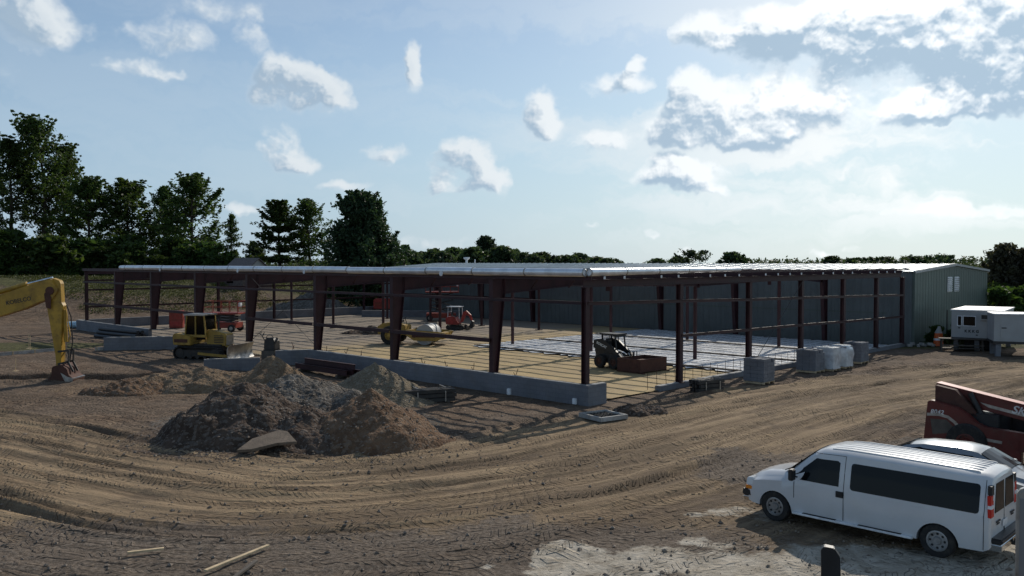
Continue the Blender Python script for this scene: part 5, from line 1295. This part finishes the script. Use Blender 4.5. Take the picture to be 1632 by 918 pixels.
heap_material('gravel_tan', (.165,.13,.088), (.24,.19,.13), (.32,.28,.22), 12)
heap_material('soil_tan', (.16,.108,.068), (.235,.165,.105), (.28,.22,.16), 9)
STONES = []
def heap(label, cx, cy, rx, ry, h, rot, seed, mat, p=1.25, rough=.3, stones=0, name='gravel_heap', cat='heap', peaks=()):
    n1, n2 = 150, 66; mb = MB(); ca, sa = math.cos(rot), math.sin(rot)
    def hf(X, Y):
        lx = ((X-cx)*ca+(Y-cy)*sa)/rx; ly = (-(X-cx)*sa+(Y-cy)*ca)/ry
        r = np.hypot(lx, ly)*(1+.35*fbm(X, Y, .55, 3, seed))
        z = h*np.clip(1-r, -.12, 1)**1 if False else h*(np.clip(1-r, 0, 1)**p) - .25*np.clip(r-.93, 0, 1)
        z = np.minimum(z, h*.93+ .12*h*(z/h))
        for (px_, py_, pr, ph) in peaks: z = np.maximum(z, ph*np.clip(1-np.hypot(X-px_, Y-py_)/pr, 0, 1)**1.15)
        e = np.clip(z/ (h*.3), 0, 1)
        return z+e*(fbm(X, Y, 1.1, 4, seed+3, .6)*rough*1.6+fbm(X, Y, 5, 3, seed+9)*.10)
    vs = []
    for i in range(n2+1):
        f = (i/n2)*1.35
        th = np.linspace(0, 2*np.pi, n1, endpoint=False); X = cx+(f*np.cos(th)*rx)*ca-(f*np.sin(th)*ry)*sa; Y = cy+(f*np.cos(th)*rx)*sa+(f*np.sin(th)*ry)*ca
        Z = hf(X, Y)+terrain(X, Y)*np.clip(1, 0, 1)
        vs += [(x-cx, y-cy, z) for x, y, z in zip(X, Y, Z)]
    mb.v = vs; mb.f = [(i*n1+k, i*n1+(k+1) % n1, (i+1)*n1+(k+1) % n1, (i+1)*n1+k) for i in range(n2) for k in range(n1)]
    o = mb.build(name, mat, smooth=True, loc=(cx, cy, 0)); tag(o, label, cat)
    if stones:
        th = rng.uniform(0, 2*np.pi, stones); f = np.sqrt(rng.uniform(0, 1.25, stones)); X = cx+(f*np.cos(th)*rx)*ca-(f*np.sin(th)*ry)*sa; Y = cy+(f*np.cos(th)*rx)*sa+(f*np.sin(th)*ry)*ca
        Z = np.maximum(hf(X, Y), 0)+terrain(X, Y); STONES.append(np.stack([X, Y, Z], -1))
    return o
heap('smooth cone of reddish brown soil, right front of the heaps', -5.1, 31.2, 2.75, 2.5, 1.9, 0, 11, 'soil_brown', .85, .16, 1500, 'soil_heap', 'soil heap')
heap('dark brown rubble heap with a steep shadowed side, left of the heaps', -10.0, 32.0, 3.1, 3.1, 2.0, .2, 23, 'rubble_dark', .68, .42, 2600, 'rubble_heap', 'rubble heap', peaks=((-9.1,31.2,2.2,1.5),))
heap('grey crushed stone heap rising between the brown heaps', -8.6, 34.4, 4.3, 3.1, 1.95, -.1, 37, 'gravel_grey', .7, .3, 2600, peaks=((-6.2,33.5,2.3,1.55),(-9.6,34.3,2.0,1.8)))
heap('tan gravel heap nearest the block wall', -6.4, 40.2, 3.0, 2.5, 1.7, -.35, 41, 'gravel_tan', 1.0, .1, 900)
heap('long ridge of tan sandy soil left of the grey stone heap', -15.6, 44.2, 5.6, 2.0, 1.0, .12, 53, 'soil_tan', .8, .35, 700, 'soil_heap', 'soil heap', peaks=((-12.4,44.6,2.4,1.75),))
heap('low brown soil heap at the end of the trench', -18.8, 42.6, 2.4, 1.5, .8, .2, 59, 'soil_brown', .8, .3, 400, 'soil_heap', 'soil heap')
heap('small black debris pile beside the square concrete frame', 5.3, 36.6, 1.2, .8, .42, .1, 67, 'rubble_dark', .7, .3, 260, 'debris_pile', 'debris pile')
heap('dark low heap in the gap between the rubble and the soil cone', -7.4, 31.1, 2.6, 2.2, 1.25, 0, 71, 'rubble_dark', .8, .3, 700, 'rubble_heap', 'rubble heap')
heap('pale broken stone heap below the far grassy bank', -26, 112, 6.0, 3.5, 2.6, 0, 77, 'gravel_grey', 1.0, .5, 0, 'stone_heap', 'stone heap')
heap('dark earth heap inside the back of the building', -12.5, 77, 3.2, 1.3, .7, .1, 79, 'rubble_dark', .8, .4, 0, 'soil_heap', 'soil heap')

def build_stones():
    n = 5200
    X = rng.uniform(-16, 14, n); Y = rng.uniform(15.5, 30, n); keep = (Y < 21.5+2*vnoise(X*.3, Y*.3, 6)) | (np.hypot(X-12, Y-27) < 6) | (rng.uniform(0, 1, n) < .07)
    X, Y = X[keep], Y[keep]; STONES.append(np.stack([X, Y, terrain(X, Y)], -1))
    X = rng.normal(-7.5, 3.8, 3200); Y = rng.normal(30.5, 2.6, 3200); STONES.append(np.stack([X, Y, terrain(X, Y)], -1))
    C = np.concatenate(STONES); m = len(C); s = .014+.055*rng.uniform(0, 1, m)**5
    base = np.array([(1,0,0),(0,1,0),(-1,0,0),(0,-1,0),(0,0,1),(0,0,-1)], float)
    F = np.array([(0,1,4),(1,2,4),(2,3,4),(3,0,4),(1,0,5),(2,1,5),(3,2,5),(0,3,5)])
    jit = rng.uniform(.6, 1.25, (m, 6, 1)); a = rng.uniform(0, 6.28, m); c_, s_ = np.cos(a), np.sin(a)
    v = base[None]*jit*np.array([1.2,.9,.7]); tilt = rng.uniform(-.5, .5, (m, 6, 3))*.25; v = v+tilt
    x = v[..., 0]*c_[:, None]-v[..., 1]*s_[:, None]; y = v[..., 0]*s_[:, None]+v[..., 1]*c_[:, None]; v = np.stack([x, y, v[..., 2]], -1)*s[:, None, None]+C[:, None]+np.array([0,0,1])*s[:, None, None]*.25
    me = bpy.data.meshes.new('loose_stones'); me.from_pydata(v.reshape(-1, 3).tolist(), [], (F[None]+np.arange(m)[:, None, None]*6).reshape(-1, 3).tolist()); me.update()
    me.materials.append(MAT['rock_dark']); o = bpy.data.objects.new('loose_stones', me); COL.objects.link(o)
    tag(o, 'loose stones scattered over the heaps and the dirt', 'stones', kind='stuff')
build_stones()

# ------------------------------------------------------------------ trees
def leaf_mesh(name, centers, per, spread, size, mat, flat=.6, seed=1):
    r = np.random.default_rng(seed); cc = np.array([tuple(q)[:3] for q in centers], float); sw = np.array([q[3] if len(q) > 3 else 1. for q in centers]); c = np.repeat(cc, per, 0); n = len(c)
    off = r.normal(0, 1, (n, 3))*spread*np.repeat(sw, per)[:, None]; off[:, 2] *= flat; p = c+off
    tone = np.clip(np.repeat(r.uniform(0, 1, len(centers)), per)*.6+r.uniform(0, .4, n), 0, 1)
    nrm = r.normal(0, 1, (n, 3)); nrm[:, 2] += .8; nrm /= np.linalg.norm(nrm, axis=1)[:, None]
    a = np.cross(nrm, r.normal(0, 1, (n, 3))); a /= np.linalg.norm(a, axis=1)[:, None]; b = np.cross(nrm, a)
    sz = size*r.uniform(.5, 1.3, (n, 1)); a = a*sz; b = b*sz*.6
    v = np.stack([p-a, p-b*.8, p+a, p+b*.8], 1).reshape(-1, 3)
    me = bpy.data.meshes.new(name); me.from_pydata(v.tolist(), [], np.arange(n*4).reshape(-1, 4).tolist()); me.update()
    at = me.attributes.new('tone', 'FLOAT', 'FACE'); at.data.foreach_set('value', tone.astype(np.float32)); me.materials.append(MAT[mat]); return me
def tree_proto(kind, H, W, seed, mat, bare=.25, limbs=46, per=26, size=.3, layered=.0, top=1.0, spread=None, lean=.0, clusters=5):
    r = random.Random(seed); cen = []; tr = MB()
    bend = [r.uniform(-.04, .04)*H for _ in range(4)]
    def axis(z): f = z/H; return Vector((bend[0]*math.sin(f*3)+lean*f*f*H, bend[1]*math.sin(f*2.5), z))
    tr.tube([axis(H*k/10) for k in range(11)], [H*.016*(1-k/10.5)+.03 for k in range(11)], 8)
    for i in range(limbs):
        f = bare+(1-bare)*(i+r.random())/limbs
        if kind == 'spire' and f < .8: nw = max(5, int(H*.62)); f = bare+(1-bare)*(round((f-bare)/(1-bare)*nw)/nw)+r.uniform(-.008, .008)
        q = max(0, (f-bare)/(1-bare))
        if kind == 'cone': pr = (1-q)**.8+.05
        elif kind == 'round': pr = max(0, 1-q**1.7)**.9*(.82+.18*min(1, q*4))+.04
        elif kind == 'spire': pr = max(0, 1-q)**.8*min(1, .5+q*2.4)+.05
        elif kind == 'vase': pr = .45+.75*math.sin(min(1, q*1.15)*math.pi)**.8*(1 if q < .85 else .7)
        else: pr = max(.15, math.sin((q*.86+.10)*math.pi))**.75
        L = W/2*pr*r.uniform(.62, 1.15); a = r.uniform(0, 2*math.pi); up = (.55 if kind == 'vase' else .28)*(.3+q)+(.5 if kind == 'round' and q > .7 else 0)
        if kind == 'cone': up = .12+.5*q
        if kind == 'spire': up = .25+.75*q
        s = axis(f*H*.97); L = min(L, max(.25, (H*1.0-s.z)/max(up, .15))); d = Vector((math.cos(a), math.sin(a), up)); e = s+d*L
        tr.tube([s, s+d*L*.5+Vector((0,0,.02*L)), e], [.045+.006*L, .03, .012], 5, caps=False)
        for k in range(clusters):
            t = .35+.65*(k+r.random())/clusters; c = s+d*L*t+Vector((r.gauss(0,1), r.gauss(0,1), r.gauss(0,.5)))*(.12*L); cen.append(tuple(c))
    for k in range(4): cen.append(tuple(axis(H*(.93+.02*k)))+(.5,))
    # upswept leaders breaking the outline
    if kind in ('spire', 'round', 'vase'):
        ends = [c for c in cen if c[2] > H*.35]; ends = r.sample(ends, min(len(ends), 60 if kind == 'spire' else 46))
        for c in ends:
            o = Vector((c[0], c[1], 0)); o = o.normalized() if o.length > .1 else Vector((0,0,0)); q = Vector(c[:3]); st = H*.022
            for j in range(4):
                q = q+Vector((o.x*st*.75, o.y*st*.75, st*1.0)); 
                if q.z < H*1.03: cen.append((q.x, q.y, q.z, .42-.07*j))
    sp = spread or W*.052
    cm = leaf_mesh('crown', cen, per, sp, size, mat, .45 if layered else .7, seed)
    tm = tr
    return tm, cm
PROTO = {}
def make_proto(key, *a, **k): PROTO[key] = tree_proto(*a, **k)
make_proto('tall1', 'spire', 22, 13, 1, 'leaf_mid', bare=.30, limbs=88, per=16, size=.25, layered=1, spread=.42, clusters=6)
make_proto('tall2', 'spire', 22, 14, 2, 'leaf_mid', bare=.28, limbs=84, per=16, size=.25, layered=1, lean=-.05, spread=.42, clusters=6)
make_proto('wide', 'spire', 13, 11, 3, 'leaf_mid', bare=.18, limbs=84, per=15, size=.22, layered=1, spread=.34, clusters=6)
make_proto('wide2', 'spire', 14, 10.5, 4, 'leaf_mid', bare=.14, limbs=88, per=15, size=.22, layered=1, spread=.34, clusters=6)
make_proto('slender', 'cone', 10, 4.6, 5, 'leaf_mid', bare=.3, limbs=34, per=16, size=.22)
make_proto('spruce', 'spire', 12, 7.5, 6, 'leaf_mid', bare=.05, limbs=90, per=20, size=.22, layered=1, spread=.26)
make_proto('pine', 'round', 13, 10, 7, 'leaf_pine', bare=.04, limbs=190, per=34, size=.24, clusters=7, spread=.36)
make_proto('far1', 'round', 9, 9, 8, 'leaf_far', bare=.05, limbs=60, per=16, size=.5)
make_proto('far2', 'dome', 9, 7, 9, 'leaf_far', bare=.1, limbs=46, per=14, size=.48)
make_proto('open', 'vase', 9, 8, 10, 'leaf_far', bare=.2, limbs=30, per=11, size=.36)
make_proto('brownish', 'round', 8, 6.5, 12, 'leaf_red', bare=.03, limbs=90, per=26, size=.26)
make_proto('bush', 'round', 3.4, 4.6, 13, 'leaf_mid', bare=.0, limbs=34, per=26, size=.26)
USED = {}
def tree(key, x, y, H, label, name='tree', cat='tree', group=None, sx=1.0, rz=None, z=None):
    base = {'tall1':22,'tall2':22,'wide':13,'wide2':14,'slender':10,'spruce':12,'pine':13,'far1':9,'far2':9,'open':9,'brownish':8,'bush':3.4}[key]
    s = H/base; t = thing(name, label, cat, (x, y, (gz(x, y) if z is None else z)-.15), random.uniform(0, 6.28) if rz is None else rz, group); t.scale = (s*sx, s*sx, s)
    if key not in USED:
        tm, cm = PROTO[key]; tr = tm.build('trunk', 'bark', t, smooth=True); cr = bpy.data.objects.new('crown', cm); COL.objects.link(cr); cr.parent = t; USED[key] = (tr, cr)
    else:
        for src in USED[key]: c = src.copy(); COL.objects.link(c); c.parent = t
    return t
def at(px, d): return (px-CX)/FPX*d
def top(py, d, x, z0=None): return EYE-(py-HY)/FPX*d-(gz(x, d) if z0 is None else z0)+.1
L_ = [ # key, px, top py, depth, width factor, label
 ('tall2', -28, 205, 124, 1.1, 'tall layered tree cut by the left edge of the view'),
 ('tall1', 12, 222, 118, 1.0, 'tall tree just inside the left edge, lower than the highest one'),
 ('tall2', 62, 188, 121, 1.0, 'highest tree of the left group, with a ragged leaning top'),
 ('tall1', 98, 232, 126, 1.0, 'tall tree just right of the highest one, slightly lower'),
 ('wide2', 140, 284, 117, 1.15, 'sunlit tree whose crown spreads low right of the tall left group'),
 ('wide', 205, 290, 122, 1.25, 'broad layered tree with sky showing under its crown'),
 ('wide2', 258, 300, 124, .85, 'narrow dark tree between the two broad layered trees'),
 ('wide', 308, 281, 118, 1.15, 'broad layered tree with twin peaks, left of the slender one'),
 ('slender', 371, 341, 120, .8, 'small slender tree standing alone against the sky'),
 ('far2', 406, 386, 150, .9, 'small distant tree above the dark shingled house'),
 ('spruce', 447, 323, 118, 1.5, 'pointed conifer, left of the group of three near the middle'),
 ('wide2', 497, 320, 121, 1.25, 'leafy tree between the pointed conifer and the big round pine'),
 ('pine', 582, 309, 112, 1.0, 'big dense dark round pine, the darkest crown in view'),
 ('far2', 645, 392, 140, .8, 'small pointed tree at the right foot of the big dark pine'),
 ('pine', 775, 378, 190, .95, 'dark round pine standing out of the low tree line'),
]
for key, px, py, d, sx, lb in L_:
    d += 22 if px < 560 else 8
    x = at(px, d); tree(key, x, d, top(py, d, x), lb, sx=sx, name='pine_tree' if key in ('pine','spruce') else 'tree')
# undergrowth along the foot of the tall trees
rr = random.Random(12)
for k in range(33):
    px = -40+k*12.2+rr.uniform(-4, 4); d = rr.uniform(126, 138); x = at(px, d); H = rr.choice((1.8, 2.6, 3.4, 4.4, 5.8))*rr.uniform(.85, 1.15)
    tree('bush', x, d, H, 'dense shrub in the undergrowth below the trees on the left bank', 'shrub', 'shrub', 'shrubs below the trees on the left bank', sx=1.15)
for k in range(11):
    px = -30+k*40+rr.uniform(-5, 5); d = rr.uniform(165, 185); x = at(px, d)
    tree('far1', x, d, rr.uniform(4.5, 7.5), 'dark tree filling the background behind the tall left trees', group='background trees behind the left group', sx=.95)
# middle tree line behind the roof
line = [(660,402),(676,404),(692,400),(706,403),(722,398),(738,400),(752,396),(800,396),(815,400),(832,404),(848,408),(862,405),(878,411),(893,410),(908,410),(925,405),(938,412),(952,412),(966,413),(978,415)]
for k, (px, py) in enumerate(line):
    d = 205+25*math.sin(k*1.7); x = at(px, d); H = top(py, d, x)
    tree('far1' if k % 3 else 'far2', x, d, H, 'rounded tree of the low tree line behind the roof ridge', group='low tree line behind the roof', sx=1.15)
for px, py, d, key, lb, sx in ((1047,414,260,'far1','low bush-like tree left of the leafy open tree above the roof',1.5),(1080,411,250,'far1','rounded tree touching the leafy open tree above the roof',1.5),(1104,401,230,'open','leafy open tree with spiky branches above the roof',1.05),
    (1165,404,280,'far1','dark compact tree standing alone above the roof',1.35),(1188,413,300,'far1','small low tree right of the dark compact one',1.2),(1325,409,300,'far2','dark little tree above the roof, left of the smaller one',1.5),(1357,413,310,'far1','smallest dark tree above the roof',1.3),
    (1405,412,170,'open','thin branchy treetop just over the roof ridge',1.5),(1450,411,165,'open','leafy treetop over the ridge near the gable',1.5),(1472,413,160,'open','feathery treetop over the ridge close to the gable peak',1.3),(1497,409,160,'open','topmost leafy sprays beside the gable peak',1.0)):
    x = at(px, d); tree(key, x, d, top(py, d, x, 0), lb, sx=sx, z=0)
# right edge trees
for px, py, d, key, H, lb, sx in ((1606,393,88,'brownish',0,'reddish brown leafy tree at the right edge behind the trailers',.95),(1640,400,86,'brownish',0,'dark tree cut by the right edge of the view',1.0),(1590,432,100,'far1',0,'green bushy tree behind the reddish brown one',.8),(1575,430,140,'far1',0,'distant green tree just right of the gable wall',.8)):
    x = at(px, d); tree(key, x, d, EYE-(py-HY)/FPX*d+.1, lb, sx=sx, z=0)
for k in range(14):
    px = 1575+k*8; d = 82+3*math.sin(k*2.3); x = at(px, d)
    tree('bush', x, d, rr.uniform(2.6, 4.4), 'dense green shrub behind the white site trailers', 'shrub', 'shrub', 'shrubs behind the site trailers', z=0)
# weeds along the gable wall
for k in range(9):
    u, v = -1.2-.5*(k % 3), 40.5+1.6*k; p = P(u, v)
    tree('bush', p.x, p.y, .9+.9*rr.random(), 'low weed clump growing along the foot of the gable wall', 'weed_clump', 'weeds', 'weeds along the gable wall', z=0, sx=.8)

def far_wood():
    cen = []; r = np.random.default_rng(5)
    for a in np.linspace(-1.2, 1.2, 520):
        d = r.uniform(430, 640); h = (7.4+2.0*vnoise(np.array(a*14.), np.array(2.), 5) if (a > .26 or a < .06) else 4.6)+r.uniform(-.5, .5)
        x, y = math.tan(a)*d if abs(a) < 1.1 else math.tan(1.1)*d*np.sign(a), d
        z0 = gz(x, y)
        for k in range(8): cen.append((x+r.normal(0, 3.6), y+r.normal(0, 5), z0+h*(.15+.8*r.uniform(0, 1))))
    me = leaf_mesh('far_wood', cen, 14, 1.3, 1.1, 'leaf_far', .6, 9); o = bpy.data.objects.new('far_wood', me); COL.objects.link(o); tag(o, 'far-off wooded ridge along the horizon', 'woods', kind='stuff')
far_wood()
def grass():
    n = 34000; r = np.random.default_rng(8); u = r.uniform(78, 104, n); v = r.uniform(-45, 75, n); x = O[0]+u*U[0]+v*V[0]; y = O[1]+u*U[1]+v*V[1]
    k = fbm(x, y, .09, 3, 91) > -.14; x, y = x[k], y[k]; z = terrain(x, y, False); cen = np.stack([x, y, z+.12], -1)
    x2 = r.uniform(24, 46, 3000); y2 = r.uniform(66, 84, 3000); q = (x2-O[0])*V[0]+(y2-O[1])*V[1]; u2 = (x2-O[0])*U[0]+(y2-O[1])*U[1]; kk = u2 < -.4
    cen = np.concatenate([cen, np.stack([x2[kk], y2[kk], terrain(x2[kk], y2[kk], False)+.1], -1)])
    me = leaf_mesh('rough_grass', cen, 5, .22, .11, 'grass', .6, 3); o = bpy.data.objects.new('rough_grass', me); COL.objects.link(o); tag(o, 'rough grass and weeds on the bank beyond the building', 'grass', kind='stuff')
grass()
def house():
    d = 123; x = at(394, d); t = thing('house', 'dark shingled house roof with a pale gable edge among the far trees', 'house', (x, d, gz(x, d)), R(-25)); s = 1
    zr = EYE-(411-HY)/FPX*d-gz(x, d)
    m = MB(); m.b2((-1.9,-3,-1),(1.9,3,zr-2.0)); m.build('wall', 'brick_shade', t)
    m = MB(); m.prism([(-3.4,zr-2.2),(0,zr),(3.4,zr-2.2),(3.4,zr-2.35),(0,zr-.15),(-3.4,zr-2.35)], -2.2, 2.2, 'yz'); m.build('roof', 'shingle', t)
    m = MB(); m.prism([(-3,zr-2.1),(0,zr-.17),(3,zr-2.1)], 1.91, 1.96, 'yz'); m.build('gable', 'trailer_white', t)
    m = MB(); m.b2((-1,-3.02,.6),(0.2,-3.0,1.8)); m.build('window', 'glass_dark', t)
house()
